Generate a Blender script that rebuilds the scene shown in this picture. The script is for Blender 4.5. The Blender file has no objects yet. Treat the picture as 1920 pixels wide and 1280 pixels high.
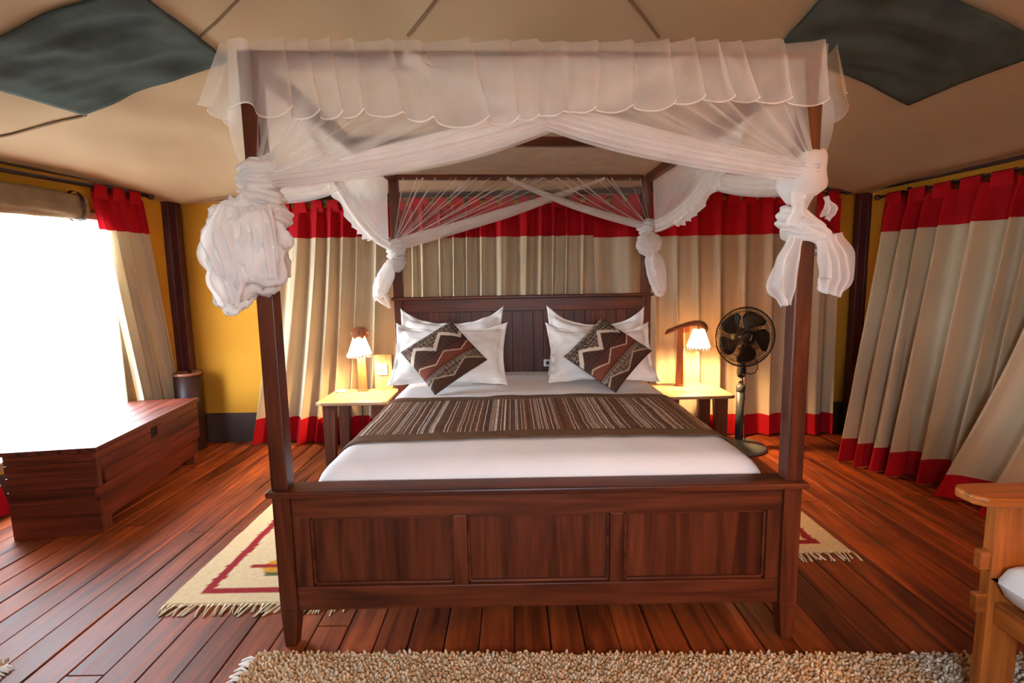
import bpy, bmesh, math, random
from mathutils import Vector, Matrix, noise
random.seed(7)
PI = math.pi
sc = bpy.context.scene
COL = sc.collection

# ------------------------------------------------------------------ camera
F_PX, YAW, PITCH, ROLL = 934.27, -0.0019, 0.1195, -0.0187
cy_, sy_, cp_, sp_ = math.cos(YAW), math.sin(YAW), math.cos(PITCH), math.sin(PITCH)
FW = Vector((sy_*cp_, cy_*cp_, -sp_)); RT = Vector((cy_, -sy_, 0)); UP = RT.cross(FW)
cr_, sr_ = math.cos(ROLL), math.sin(ROLL)
R2 = cr_*RT + sr_*UP; U2 = -sr_*RT + cr_*UP
cam = bpy.data.cameras.new('camera'); co = bpy.data.objects.new('camera', cam); COL.objects.link(co)
CAM = Vector((-0.0772, -1.7488, 1.3718))
m = Matrix.Identity(4)
for i in range(3):
    m[i][0] = R2[i]; m[i][1] = U2[i]; m[i][2] = -FW[i]; m[i][3] = CAM[i]
co.matrix_world = m
cam.sensor_width = 36.0; cam.lens = F_PX/1920*36; cam.clip_start = 0.02; cam.clip_end = 200
sc.camera = co

# ------------------------------------------------------------------ world, light, exposure
w = bpy.data.worlds.new('daylight'); sc.world = w; w.use_nodes = True
bg = w.node_tree.nodes['Background']
bg.inputs[0].default_value = (0.74, 0.87, 1.0, 1); bg.inputs[1].default_value = 21.0
vs = sc.view_settings
vs.view_transform = 'Standard'; vs.look = 'None'; vs.exposure = 0.88; vs.gamma = 1.0; vs.use_curve_mapping = False
LAMP_W = 56.0; FLOOR_W = 190.0
sc.cycles.max_bounces = 10; sc.cycles.diffuse_bounces = 6; sc.cycles.transparent_max_bounces = 128
sc.cycles.transmission_bounces = 8
sc.cycles.sample_clamp_indirect = 8.0
sc.cycles.use_denoising = True; sc.cycles.denoising_input_passes = 'RGB_ALBEDO_NORMAL'; sc.cycles.use_adaptive_sampling = False

# ------------------------------------------------------------------ material helpers
def mat(name):
    mt = bpy.data.materials.new(name); mt.use_nodes = True
    nt = mt.node_tree; b = nt.nodes['Principled BSDF']
    return mt, nt, b
def node(nt, t, **kw):
    n = nt.nodes.new(t)
    for k, v in kw.items(): setattr(n, k, v)
    return n
def rgb(c): return (c[0], c[1], c[2], 1.0)
def link(nt, a, b): nt.links.new(a, b)
def ramp(nt, stops):
    r = node(nt, 'ShaderNodeValToRGB'); e = r.color_ramp.elements
    while len(e) < len(stops): e.new(0.5)
    for i, (p, c) in enumerate(stops): e[i].position = p; e[i].color = rgb(c)
    return r

def wood(name, dark, light, axis=0, rough=0.35, grain=1.0, vary=0.25, spec=0.5, knots=False, wear=None):
    mt, nt, b = mat(name)
    tc = node(nt, 'ShaderNodeTexCoord'); oi = node(nt, 'ShaderNodeObjectInfo')
    mul = node(nt, 'ShaderNodeVectorMath', operation='MULTIPLY_ADD')
    sca = [16*grain]*3; sca[axis] = 1.1*grain
    mul.inputs[1].default_value = sca
    link(nt, tc.outputs['Object'], mul.inputs[0])
    cmb = node(nt, 'ShaderNodeMath', operation='MULTIPLY'); cmb.inputs[1].default_value = 57.0
    link(nt, oi.outputs['Random'], cmb.inputs[0]); link(nt, cmb.outputs[0], mul.inputs[2])
    n1 = node(nt, 'ShaderNodeTexNoise'); n1.inputs['Scale'].default_value = 1.0; n1.inputs['Detail'].default_value = 5; n1.inputs['Distortion'].default_value = 1.2
    link(nt, mul.outputs[0], n1.inputs['Vector'])
    r = ramp(nt, [(0.3, dark), (0.5, [0.5*(dark[i]+light[i]) for i in range(3)]), (0.72, light)])
    link(nt, n1.outputs[0], r.inputs[0])
    n2 = node(nt, 'ShaderNodeTexNoise'); n2.inputs['Scale'].default_value = 5.0; n2.inputs['Detail'].default_value = 3
    link(nt, mul.outputs[0], n2.inputs['Vector'])
    hs = node(nt, 'ShaderNodeHueSaturation')
    mr = node(nt, 'ShaderNodeMapRange'); mr.inputs['To Min'].default_value = 1-vary; mr.inputs['To Max'].default_value = 1+vary
    link(nt, oi.outputs['Random'], mr.inputs['Value'])
    mm = node(nt, 'ShaderNodeMath', operation='MULTIPLY')
    mr2 = node(nt, 'ShaderNodeMapRange'); mr2.inputs['From Min'].default_value = .3; mr2.inputs['From Max'].default_value = .7
    mr2.inputs['To Min'].default_value = .78; mr2.inputs['To Max'].default_value = 1.15
    link(nt, n2.outputs[0], mr2.inputs['Value']); link(nt, mr.outputs[0], mm.inputs[0]); link(nt, mr2.outputs[0], mm.inputs[1])
    link(nt, mm.outputs[0], hs.inputs['Value']); link(nt, r.outputs[0], hs.inputs['Color'])
    colout = hs.outputs[0]
    if knots:
        vo = node(nt, 'ShaderNodeTexVoronoi'); vo.inputs['Scale'].default_value = 1.0
        sm = node(nt, 'ShaderNodeVectorMath', operation='MULTIPLY'); s3 = [9]*3; s3[axis] = 3.2; sm.inputs[1].default_value = s3
        link(nt, tc.outputs['Object'], sm.inputs[0]); link(nt, sm.outputs[0], vo.inputs['Vector'])
        kr = ramp(nt, [(0.10, (1, 1, 1)), (0.2, (0, 0, 0))]); link(nt, vo.outputs['Distance'], kr.inputs[0])
        mx = node(nt, 'ShaderNodeMix', data_type='RGBA'); mx.inputs[7].default_value = rgb([d*0.25 for d in dark])
        link(nt, kr.outputs[0], mx.inputs[0]); link(nt, colout, mx.inputs[6]); colout = mx.outputs[2]
    if wear:
        wn = node(nt, 'ShaderNodeTexNoise'); wn.inputs['Scale'].default_value = 2.3; wn.inputs['Detail'].default_value = 6; wn.inputs['Roughness'].default_value = .7
        gc = node(nt, 'ShaderNodeNewGeometry'); link(nt, gc.outputs['Position'], wn.inputs['Vector'])
        wr = ramp(nt, [(0.45, (0, 0, 0)), (0.68, (1, 1, 1))]); link(nt, wn.outputs[0], wr.inputs[0])
        mx2 = node(nt, 'ShaderNodeMix', data_type='RGBA'); mx2.inputs[7].default_value = rgb(wear)
        mf = node(nt, 'ShaderNodeMath', operation='MULTIPLY'); mf.inputs[1].default_value = .55
        link(nt, wr.outputs[0], mf.inputs[0]); link(nt, mf.outputs[0], mx2.inputs[0]); link(nt, colout, mx2.inputs[6]); colout = mx2.outputs[2]
    link(nt, colout, b.inputs['Base Color'])
    rr = node(nt, 'ShaderNodeMapRange'); rr.inputs['To Min'].default_value = max(rough-.08, .05); rr.inputs['To Max'].default_value = rough+.14
    link(nt, n1.outputs[0], rr.inputs['Value']); link(nt, rr.outputs[0], b.inputs['Roughness'])
    b.inputs['Specular IOR Level'].default_value = spec
    bp = node(nt, 'ShaderNodeBump'); bp.inputs['Strength'].default_value = .12; bp.inputs['Distance'].default_value = .004
    link(nt, n1.outputs[0], bp.inputs['Height']); link(nt, bp.outputs[0], b.inputs['Normal'])
    return mt

def cloth(name, col, col2=None, scale=3.0, trans=0.0, rough=.9, weave=420, bump=.25, vcol=None, tcol=None):
    mt, nt, b = mat(name)
    col2 = col2 or [c*.86 for c in col]
    tc = node(nt, 'ShaderNodeTexCoord')
    n = node(nt, 'ShaderNodeTexNoise'); n.inputs['Scale'].default_value = scale; n.inputs['Detail'].default_value = 5
    link(nt, tc.outputs['Object'], n.inputs['Vector'])
    r = ramp(nt, [(0.3, col2), (0.7, col)]); link(nt, n.outputs[0], r.inputs[0])
    out = r.outputs[0]
    if vcol:
        at = node(nt, 'ShaderNodeVertexColor', layer_name=vcol); out = at.outputs[0]
    link(nt, out, b.inputs['Base Color'])
    b.inputs['Roughness'].default_value = rough; b.inputs['Specular IOR Level'].default_value = .15
    f = node(nt, 'ShaderNodeTexNoise'); f.inputs['Scale'].default_value = weave; f.inputs['Detail'].default_value = 1
    link(nt, tc.outputs['Object'], f.inputs['Vector'])
    bp = node(nt, 'ShaderNodeBump'); bp.inputs['Strength'].default_value = bump; bp.inputs['Distance'].default_value = .002
    link(nt, f.outputs[0], bp.inputs['Height']); link(nt, bp.outputs[0], b.inputs['Normal'])
    if trans > 0:
        o = nt.nodes['Material Output']; t = node(nt, 'ShaderNodeBsdfTranslucent')
        if tcol: t.inputs[0].default_value = rgb(tcol)
        else: link(nt, out, t.inputs[0])
        mx = node(nt, 'ShaderNodeMixShader'); mx.inputs[0].default_value = trans
        link(nt, b.outputs[0], mx.inputs[1]); link(nt, t.outputs[0], mx.inputs[2]); link(nt, mx.outputs[0], o.inputs[0])
    return mt

def net(name, alpha, col=(.94, .90, .87)):
    mt, nt, b = mat(name); nt.nodes.remove(b); o = nt.nodes['Material Output']
    d = node(nt, 'ShaderNodeBsdfDiffuse'); d.inputs[0].default_value = rgb(col)
    t = node(nt, 'ShaderNodeBsdfTranslucent'); t.inputs[0].default_value = rgb(col)
    m1 = node(nt, 'ShaderNodeMixShader'); m1.inputs[0].default_value = .42
    link(nt, d.outputs[0], m1.inputs[1]); link(nt, t.outputs[0], m1.inputs[2])
    tr = node(nt, 'ShaderNodeBsdfTransparent'); m2 = node(nt, 'ShaderNodeMixShader')
    tc = node(nt, 'ShaderNodeTexCoord')
    n = node(nt, 'ShaderNodeTexNoise'); n.inputs['Scale'].default_value = 9; n.inputs['Detail'].default_value = 3
    link(nt, tc.outputs['Object'], n.inputs['Vector'])
    mr = node(nt, 'ShaderNodeMapRange'); mr.inputs['From Min'].default_value = .3; mr.inputs['From Max'].default_value = .7
    mr.inputs['To Min'].default_value = max(alpha-.025, 0); mr.inputs['To Max'].default_value = min(alpha+.025, 1)
    link(nt, n.outputs[0], mr.inputs['Value']); link(nt, mr.outputs[0], m2.inputs[0])
    link(nt, tr.outputs[0], m2.inputs[1]); link(nt, m1.outputs[0], m2.inputs[2]); link(nt, m2.outputs[0], o.inputs[0])
    return mt

def plain(name, col, rough=.5, metal=0.0, emit=None, es=1.0, spec=.5):
    mt, nt, b = mat(name)
    tc = node(nt, 'ShaderNodeTexCoord'); n = node(nt, 'ShaderNodeTexNoise'); n.inputs['Scale'].default_value = 14
    link(nt, tc.outputs['Object'], n.inputs['Vector'])
    r = ramp(nt, [(0.3, [c*.9 for c in col]), (0.7, col)]); link(nt, n.outputs[0], r.inputs[0]); link(nt, r.outputs[0], b.inputs['Base Color'])
    b.inputs['Roughness'].default_value = rough; b.inputs['Metallic'].default_value = metal; b.inputs['Specular IOR Level'].default_value = spec
    if emit: b.inputs['Emission Color'].default_value = rgb(emit); b.inputs['Emission Strength'].default_value = es
    return mt

M = {}
M['floor'] = wood('floorboard_wood', (.055, .008, .003), (.36, .075, .014), 1, .50, .8, .34, spec=.22, wear=(.07, .018, .010))
M['subfloor'] = plain('joint_dark', (.008, .004, .003), .9)
for ax, nm in enumerate('xyz'):
    M['bed_'+nm] = wood('mahogany_'+nm, (.036, .007, .003), (.135, .030, .009), ax, .40, 1, .12, spec=.3)
    M['chest_'+nm] = wood('chest_wood_'+nm, (.036, .006, .003), (.165, .026, .008), ax, .42, .9, .2, knots=(nm == 'y'))
    M['chair_'+nm] = wood('chair_wood_'+nm, (.16, .040, .008), (.44, .13, .020), ax, .3, 1, .08)
    M['table_'+nm] = wood('table_wood_'+nm, (.22, .125, .065), (.40, .25, .14), ax, .35, 1, .08)
M['tableleg'] = wood('table_leg_wood', (.05, .014, .008), (.12, .035, .018), 2, .4)
M['lampwood'] = wood('lamp_wood', (.16, .045, .015), (.36, .12, .04), 2, .35)
M['pole'] = plain('maroon_pole', (.055, .010, .012), .4)
M['beam'] = plain('dark_beam', (.035, .012, .014), .5)
M['rod'] = plain('rod_dark', (.03, .016, .016), .4)
M['wall'] = cloth('yellow_canvas', (.52, .235, .022), (.42, .18, .016), 1.6, .0, weave=300)
M['ceil'] = cloth('tan_canvas', (.41, .305, .195), (.34, .25, .155), 1.1, .0, weave=260, bump=.15)
M['seam'] = cloth('seam_tape', (.20, .14, .085), (.15, .10, .06), 4)
M['vent'] = cloth('green_vent_canvas', (.058, .078, .074), (.030, .041, .040), 5, .0)
M['skirt'] = plain('skirting_dark', (.050, .030, .025), .85, spec=.2)
M['cream'] = cloth('cream_cotton', (.60, .485, .33), (.52, .41, .27), 2, .24, weave=350)
M['red'] = cloth('red_cotton', (.40, .006, .012), (.32, .004, .009), 3, .12, weave=350)
M['flap'] = cloth('olive_canvas', (.26, .19, .115), (.19, .135, .08), 5, .0)
M['net'] = net('sheer_net', .30)
M['net_val'] = net('sheer_valance', .30)
M['net_back'] = net('back_net', .13)
M['net_swag'] = net('gathered_net', .42)
M['net_hem'] = net('net_hem', .62)
M['net_side'] = net('side_net', .52)
M['net_knot'] = net('bundled_net', .86)
M['net_tail'] = net('loose_net', .66)
M['net_roof'] = net('roof_net', .32)
M['white'] = cloth('white_linen', (.84, .81, .80), (.78, .75, .75), 4, 0, .85, 500, .12)
M['pillow'] = cloth('pillow_linen', (.84, .80, .75), (.78, .73, .68), 4, 0, .85, 500, .12)
M['kuba'] = cloth('kuba_print', (1, 1, 1), vcol='Col', weave=260, bump=.5)
M['rug'] = cloth('woven_rug', (1, 1, 1), vcol='Col', weave=160, bump=.8)
M['fringe'] = cloth('rug_fringe', (.74, .62, .42), (.62, .5, .32), 30)
M['fringe_white'] = cloth('white_fringe', (.80, .74, .68), (.7, .63, .56), 30)
M['pile'] = cloth('shag_pile', (1, 1, 1), vcol='Col', weave=300)
M['shade'] = cloth('shade_fabric', (.88, .80, .66), None, 5, .70, tcol=(.95, .86, .68))
M['drum'] = cloth('drum_shade_fabric', (.7, .55, .38), None, 5, .16)
M['bulb'] = plain('warm_bulb', (1, .8, .5), .4, emit=(1.0, .62, .28), es=60)
M['black'] = plain('black_plastic', (.006, .006, .007), .38, spec=.3)
M['grille'] = plain('black_wire', (.03, .022, .018), .35, .3)
M['steel'] = plain('grey_steel', (.055, .06, .058), .4, .3)
M['chrome'] = plain('chrome', (.6, .6, .6), .15, 1)
M['base'] = plain('fan_base_plastic', (.10, .115, .11), .45)
M['plate'] = plain('white_plastic', (.8, .78, .74), .3)
M['amber'] = plain('amber_switch', (.55, .28, .06), .4)
M['pot'] = plain('dark_pot', (.030, .009, .008), .45, spec=.3)
M['potrim'] = plain('pot_rim', (.22, .07, .03), .4)
M['seat'] = cloth('pale_seat_fabric', (.66, .66, .66), (.6, .6, .6), 8, weave=300)
M['ground'] = cloth('dry_ground', (.74, .70, .62), (.62, .60, .50), 1.5)
M['blackcord'] = plain('cord_black', (.01, .01, .01), .5)

# runner: thin stripes running across its width
def runner_mat():
    mt, nt, b = mat('striped_runner')
    tc = node(nt, 'ShaderNodeTexCoord'); sx = node(nt, 'ShaderNodeSeparateXYZ'); link(nt, tc.outputs['Object'], sx.inputs[0])
    k = node(nt, 'ShaderNodeMath', operation='MULTIPLY'); k.inputs[1].default_value = 250.0; link(nt, sx.outputs[0], k.inputs[0])
    fl = node(nt, 'ShaderNodeMath', operation='FLOOR'); link(nt, k.outputs[0], fl.inputs[0])
    wn = node(nt, 'ShaderNodeTexWhiteNoise', noise_dimensions='1D'); link(nt, fl.outputs[0], wn.inputs['W'])
    r = ramp(nt, [(0.0, (.10, .045, .022)), (.30, (.17, .075, .03)), (.46, (.24, .10, .04)), (.60, (.50, .40, .32)), (.70, (.66, .57, .50)), (.84, (.10, .05, .03))])
    r.color_ramp.interpolation = 'CONSTANT'
    link(nt, wn.outputs[0], r.inputs[0])
    n = node(nt, 'ShaderNodeTexNoise'); n.inputs['Scale'].default_value = 70; link(nt, tc.outputs['Object'], n.inputs['Vector'])
    mx = node(nt, 'ShaderNodeMix', data_type='RGBA', blend_type='MULTIPLY'); mx.inputs[0].default_value = .7
    rr = ramp(nt, [(.35, (.55, .5, .45)), (.65, (1.1, 1.1, 1.1))]); link(nt, n.outputs[0], rr.inputs[0])
    link(nt, r.outputs[0], mx.inputs[6]); link(nt, rr.outputs[0], mx.inputs[7])
    link(nt, mx.outputs[2], b.inputs['Base Color']); b.inputs['Roughness'].default_value = .75; b.inputs['Specular IOR Level'].default_value = .25
    bp = node(nt, 'ShaderNodeBump'); bp.inputs['Strength'].default_value = .3; bp.inputs['Distance'].default_value = .003
    link(nt, wn.outputs[0], bp.inputs['Height']); link(nt, bp.outputs[0], b.inputs['Normal'])
    return mt
M['runner'] = runner_mat()
M['runner_border'] = cloth('runner_border', (.15, .085, .045), (.11, .06, .032), 20, 0, .7)

# ------------------------------------------------------------------ object helpers
def tag(o, label=None, cat=None, group=None, kind=None):
    if label: o['label'] = label
    if cat: o['category'] = cat
    if group: o['group'] = group
    if kind: o['kind'] = kind
    return o
def thing(name, label, cat, loc=(0, 0, 0), rotz=0.0, group=None, kind=None):
    o = bpy.data.objects.new(name, None); COL.objects.link(o); o.empty_display_size = .1
    o.location = loc; o.rotation_euler = (0, 0, rotz)
    return tag(o, label, cat, group, kind)
class MB:
    def __init__(s): s.v = []; s.f = []; s.c = None
    def add(s, vs, fs):
        b = len(s.v); s.v += [tuple(v) for v in vs]; s.f += [tuple(i+b for i in f) for f in fs]; return s
    def box(s, x0, x1, y0, y1, z0, z1):
        if x0 > x1: x0, x1 = x1, x0
        if y0 > y1: y0, y1 = y1, y0
        if z0 > z1: z0, z1 = z1, z0
        v = [(x0, y0, z0), (x1, y0, z0), (x1, y1, z0), (x0, y1, z0), (x0, y0, z1), (x1, y0, z1), (x1, y1, z1), (x0, y1, z1)]
        return s.add(v, [(0, 3, 2, 1), (4, 5, 6, 7), (0, 1, 5, 4), (1, 2, 6, 5), (2, 3, 7, 6), (3, 0, 4, 7)])
    def frustum(s, b, t, z0, z1):   # b, t = (x0,x1,y0,y1)
        v = [(b[0], b[2], z0), (b[1], b[2], z0), (b[1], b[3], z0), (b[0], b[3], z0), (t[0], t[2], z1), (t[1], t[2], z1), (t[1], t[3], z1), (t[0], t[3], z1)]
        return s.add(v, [(0, 3, 2, 1), (4, 5, 6, 7), (0, 1, 5, 4), (1, 2, 6, 5), (2, 3, 7, 6), (3, 0, 4, 7)])
    def tube(s, pts, r, n=8, cap=True):
        pts = [Vector(p) for p in pts]; rs = r if isinstance(r, (list, tuple)) else [r]*len(pts)
        b = len(s.v); prev = None
        for i, p in enumerate(pts):
            d = (pts[min(i+1, len(pts)-1)]-pts[max(i-1, 0)]).normalized()
            if prev is None: a = d.orthogonal().normalized()
            else: a = (prev-d*prev.dot(d)).normalized()
            prev = a; c = d.cross(a)
            for k in range(n):
                t = 2*PI*k/n; s.v.append(tuple(p+rs[i]*(math.cos(t)*a+math.sin(t)*c)))
        for i in range(len(pts)-1):
            for k in range(n):
                k2 = (k+1) % n; s.f.append((b+i*n+k, b+i*n+k2, b+(i+1)*n+k2, b+(i+1)*n+k))
        if cap:
            s.f.append(tuple(b+k for k in reversed(range(n)))); e = b+(len(pts)-1)*n; s.f.append(tuple(e+k for k in range(n)))
        return s
    def lathe(s, prof, n=32, cx=0, cy=0, closed=False):
        b = len(s.v)
        for (r, z) in prof:
            for k in range(n):
                t = 2*PI*k/n; s.v.append((cx+r*math.cos(t), cy+r*math.sin(t), z))
        m_ = len(prof)
        for i in range(m_-1):
            for k in range(n):
                k2 = (k+1) % n; s.f.append((b+i*n+k, b+i*n+k2, b+(i+1)*n+k2, b+(i+1)*n+k))
        return s
    def grid(s, fn, nu, nv, cu=False):
        b = len(s.v)
        for j in range(nv+1):
            for i in range(nu+1): s.v.append(tuple(fn(i/nu, j/nv)))
        for j in range(nv):
            for i in range(nu):
                a = b+j*(nu+1)+i; s.f.append((a, a+1, a+nu+2, a+nu+1))
        return s
    def prism(s, poly, axis, a0, a1):   # poly in the two other axes
        n = len(poly)
        def P(p, a):
            return (a, p[0], p[1]) if axis == 0 else ((p[0], a, p[1]) if axis == 1 else (p[0], p[1], a))
        v = [P(p, a0) for p in poly]+[P(p, a1) for p in poly]
        f = [tuple(range(n)), tuple(range(2*n-1, n-1, -1))]+[(i, n+i, n+(i+1) % n, (i+1) % n) for i in range(n)]
        return s.add(v, f)
    def build(s, name, material, parent=None, smooth=False, bevel=0, seg=2, loc=None, label=None, kind=None, fixn=True, vcol=None):
        me = bpy.data.meshes.new(name); me.from_pydata(s.v, [], s.f)
        if fixn:
            bm = bmesh.new(); bm.from_mesh(me); bmesh.ops.recalc_face_normals(bm, faces=bm.faces); bm.to_mesh(me); bm.free()
        me.materials.append(material)
        if smooth:
            for p in me.polygons: p.use_smooth = True
        if vcol:
            ca = me.color_attributes.new('Col', 'FLOAT_COLOR', 'POINT')
            for i, c in enumerate(vcol): ca.data[i].color = (c[0], c[1], c[2], 1)
        o = bpy.data.objects.new(name, me); COL.objects.link(o)
        if parent: o.parent = parent
        if loc is not None: o.location = loc
        if bevel:
            md = o.modifiers.new('bevel', 'BEVEL'); md.width = bevel; md.segments = seg; md.limit_method = 'ANGLE'; md.angle_limit = math.radians(40)
        if label: o['label'] = label
        if kind: o['kind'] = kind
        return o
def boxpart(name, material, parent, x0, x1, y0, y1, z0, z1, bevel=.003, label=None):
    # the part's origin sits at the box centre so that grain and bevels follow it
    c = ((x0+x1)/2, (y0+y1)/2, (z0+z1)/2); hx, hy, hz = abs(x1-x0)/2, abs(y1-y0)/2, abs(z1-z0)/2
    return MB().box(-hx, hx, -hy, hy, -hz, hz).build(name, material, parent, bevel=bevel, loc=c, label=label)
def fbm(x, y, z=0.0, o=3):
    v = 0; a = 1
    for i in range(o):
        v += a*noise.noise(Vector((x, y, z))); x *= 2.03; y *= 2.03; z *= 2.03; a *= .5
    return v
def sstep(a, b, x):
    t = min(max((x-a)/(b-a), 0), 1); return t*t*(3-2*t)

# ------------------------------------------------------------------ the setting
XL0, KL, XR0, KR, YB, YF = -2.95, .20, 2.90, .13, 2.585, -2.75
def xl(y): return XL0-KL*(YB-y)
def xr(y): return XR0+KR*(YB-y)
fl = thing('floor', None, None, kind='structure')
MB().box(xl(YF)-.2, xr(YF)+.2, YF-.2, YB+.25, -.08, -.03).build('subfloor', M['subfloor'], fl)
PW = .134
nx = int((xr(YF)-xl(YF)+.2)/PW)+2
x = xl(YF)-.1
rnd = random.Random(3)
for i in range(nx):
    wd = PW*rnd.uniform(.96, 1.04); gap = rnd.choice([.003, .003, .004, .006, .009])
    y0 = YF-.05; cuts = [y0]
    cuts.append(rnd.uniform(-1.2, .2)); cuts.append(rnd.uniform(.9, 2.0)); cuts.append(YB+.03)
    if rnd.random() < .4: cuts.pop(rnd.choice([1, 2]))
    for a, b in zip(cuts[:-1], cuts[1:]):
        dz = rnd.uniform(-.0015, .0015)
        L = (b-a)/2-.0015; W2 = (wd-gap)/2
        MB().box(-W2, W2, -L, L, -.015, .015).build('plank', M['floor'], fl, bevel=.0025, seg=1, loc=(x+wd/2, (a+b)/2, -.015+dz))
    x += wd

# walls (canvas sheets with a little billow); the window side has an opening
def wall_sheet(name, P0, P1, ztop, nrm, hole=None, bulge=.02, seed=0):
    mb = MB(); P0 = Vector(P0); P1 = Vector(P1); L = (P1-P0).length
    us = sorted(set([i/60 for i in range(61)]+([hole[0], hole[1]] if hole else [])))
    zs = sorted(set([-.03+i*(ztop+.03)/30 for i in range(31)]+([hole[2], hole[3]] if hole else [])))
    for z in zs:
        for u in us:
            p = P0.lerp(P1, u); d = bulge*fbm(u*L*1.1+seed, z*.9, seed, 3)*sstep(0, .06, u)*sstep(0, .06, 1-u)
            mb.v.append((p.x+nrm[0]*d, p.y+nrm[1]*d, z))
    n = len(us)
    for j in range(len(zs)-1):
        for i in range(n-1):
            uc = (us[i]+us[i+1])/2; zc_ = (zs[j]+zs[j+1])/2
            if hole and hole[0] < uc < hole[1] and hole[2] < zc_ < hole[3]: continue
            mb.f.append((j*n+i, j*n+i+1, (j+1)*n+i+1, (j+1)*n+i))
    o = mb.build(name, M['wall'], smooth=True, fixn=False); o['kind'] = 'structure'
    md = o.modifiers.new('thick', 'SOLIDIFY'); md.thickness = .012
    return o
WY0, WY1, WZ0, WZ1 = .55, 2.04, .30, 1.90
uL = lambda y: (y-YF)/(YB-YF)
wall_sheet('wall_back', (XL0, YB, 0), (XR0, YB, 0), 2.20, (0, -1), seed=3)
wall_sheet('wall_left', (xl(YF), YF, 0), (XL0, YB, 0), 2.28, (1, 0), hole=(uL(WY0), uL(WY1), WZ0, WZ1), seed=9)
wall_sheet('wall_right', (XR0, YB, 0), (xr(YF), YF, 0), 2.20, (-1, 0), seed=14)
wall_sheet('wall_front', (xr(YF), YF, 0), (xl(YF), YF, 0), 2.25, (0, 1), seed=21, hole=(.43, .53, 1.05, 1.9))

# canvas binding round the window opening
win = thing('window_1', None, None, kind='structure')
def wbar(y0, y1, z0, z1, t=.03):
    a = MB()
    v = []
    for (y, z) in ((y0, z0), (y1, z0), (y1, z1), (y0, z1)):
        v += [(xl(y)-t*.6, y, z), (xl(y)+t*.4, y, z)]
    a.add(v, [(0, 2, 4, 6), (1, 7, 5, 3), (0, 1, 3, 2), (2, 3, 5, 4), (4, 5, 7, 6), (6, 7, 1, 0)])
    return a
for args in ((WY0, WY1, WZ0-.02, WZ0+.03), (WY0, WY1, WZ1-.03, WZ1+.02), (WY0-.02, WY0+.03, WZ0, WZ1), (WY1-.03, WY1+.02, WZ0, WZ1)):
    wbar(*args).build('window_binding', M['flap'], win, bevel=.004)

# ceiling: a hipped canvas roof that sags a little
def zceil(x, y):
    sL = 2.15+.30*(x-xl(y)); sR = 2.07+.385*(xr(y)-x); bk = 2.12+.42*(YB-y); fr = 2.15+.42*(y-YF)
    k = .10
    h = -k*math.log(sum(math.exp(-s/k) for s in (sL, sR, bk, fr)))
    e = min(sL-2.15, sR-2.07, bk-2.12)
    sag = -.085*sstep(0, .10, e)*(1-sstep(.12, .55, e))
    wr = .012*fbm(x*1.3+4, y*1.3, 1.7, 3)+.012*fbm(x*3.2-y*2.0, x*.8+y*1.1, 5.1, 2)*sstep(.2, 1.0, -x)+.006*fbm(x*5+y*2, y*2-x, 9.1, 2)
    return h+sag+wr
nxg, nyg = 150, 140
X0c, X1c, Y0c, Y1c = -4.0, 3.75, YF-.12, YB+.06
mb = MB()
mb.grid(lambda u, v: (X0c+(X1c-X0c)*u, Y0c+(Y1c-Y0c)*v, zceil(X0c+(X1c-X0c)*u, Y0c+(Y1c-Y0c)*v)), nxg, nyg)
keep = []
for f in mb.f:
    cx = sum(mb.v[i][0] for i in f)/4; cyy = sum(mb.v[i][1] for i in f)/4
    if xl(cyy)-.12 < cx < xr(cyy)+.12: keep.append(f)
mb.f = keep
ceil = mb.build('ceiling', M['ceil'], smooth=True, fixn=False); ceil['kind'] = 'structure'
def ceil_strip(name, pts, wd, material, n=24, dz=-.006, label=None):
    mbs = MB(); P = [Vector((p[0], p[1])) for p in pts]
    path = []
    for a, b in zip(P[:-1], P[1:]):
        for i in range(n): path.append(a.lerp(b, i/n))
    path.append(P[-1])
    for i, p in enumerate(path):
        d = (path[min(i+1, len(path)-1)]-path[max(i-1, 0)]).normalized(); q = Vector((-d.y, d.x))*wd/2
        for s in (-1, 1):
            pp = p+q*s
            mbs.v.append((pp.x, pp.y, zceil(pp.x, pp.y)+dz-.003)); mbs.v.append((pp.x, pp.y, zceil(pp.x, pp.y)+dz+.004))
    for i in range(len(path)-1):
        a = i*4; b = a+4
        mbs.f += [(a, a+2, b+2, b), (a+1, b+1, b+3, a+3), (a, b, b+1, a+1), (a+2, a+3, b+3, b+2)]
    return mbs.build(name, material, ceil, label=label)
ceil_strip('seam', [(-.62, 1.14), (-.36, .87), (-.1, .6)], .013, M['seam'])
ceil_strip('seam', [(.76, 1.18), (.46, .89), (.2, .63)], .013, M['seam'])
ceil_strip('seam', [(-1.62, .92), (-1.28, .74), (-.9, .5)], .010, M['seam'])
ceil_strip('seam', [(-2.40, 1.12), (-2.82, 1.04), (-3.1, 1.0)], .014, M['seam'])
def vent(q, seed, label):
    q = [Vector(p) for p in q]
    def P(u, v):
        a = q[0].lerp(q[1], u); b = q[3].lerp(q[2], u); p = a.lerp(b, v)
        e = min(u, 1-u, v, 1-v)
        p = p+Vector((.008*noise.noise(Vector((v*3, seed, u*3))), .008*noise.noise(Vector((u*3, seed+9, v*3)))))
        fold = .022*sstep(0, .15, e)*(fbm(u*2.2+v*4.5+seed, v*1.2-u, seed, 3)+.6*abs(noise.noise(Vector((u*1.5+v*5, seed, 2)))))
        return (p.x, p.y, zceil(p.x, p.y)-.016-fold)
    o = MB().grid(P, 40, 30).build('vent_panel', M['vent'], ceil, smooth=True, fixn=False, label=label)
    md = o.modifiers.new('thick', 'SOLIDIFY'); md.thickness = .008
    return o
vent([(-2.40, 1.10), (-1.60, 1.14), (-1.66, .50), (-2.54, .50)], 1.3, 'dark green canvas roof vent panel above the bright window')
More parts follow.
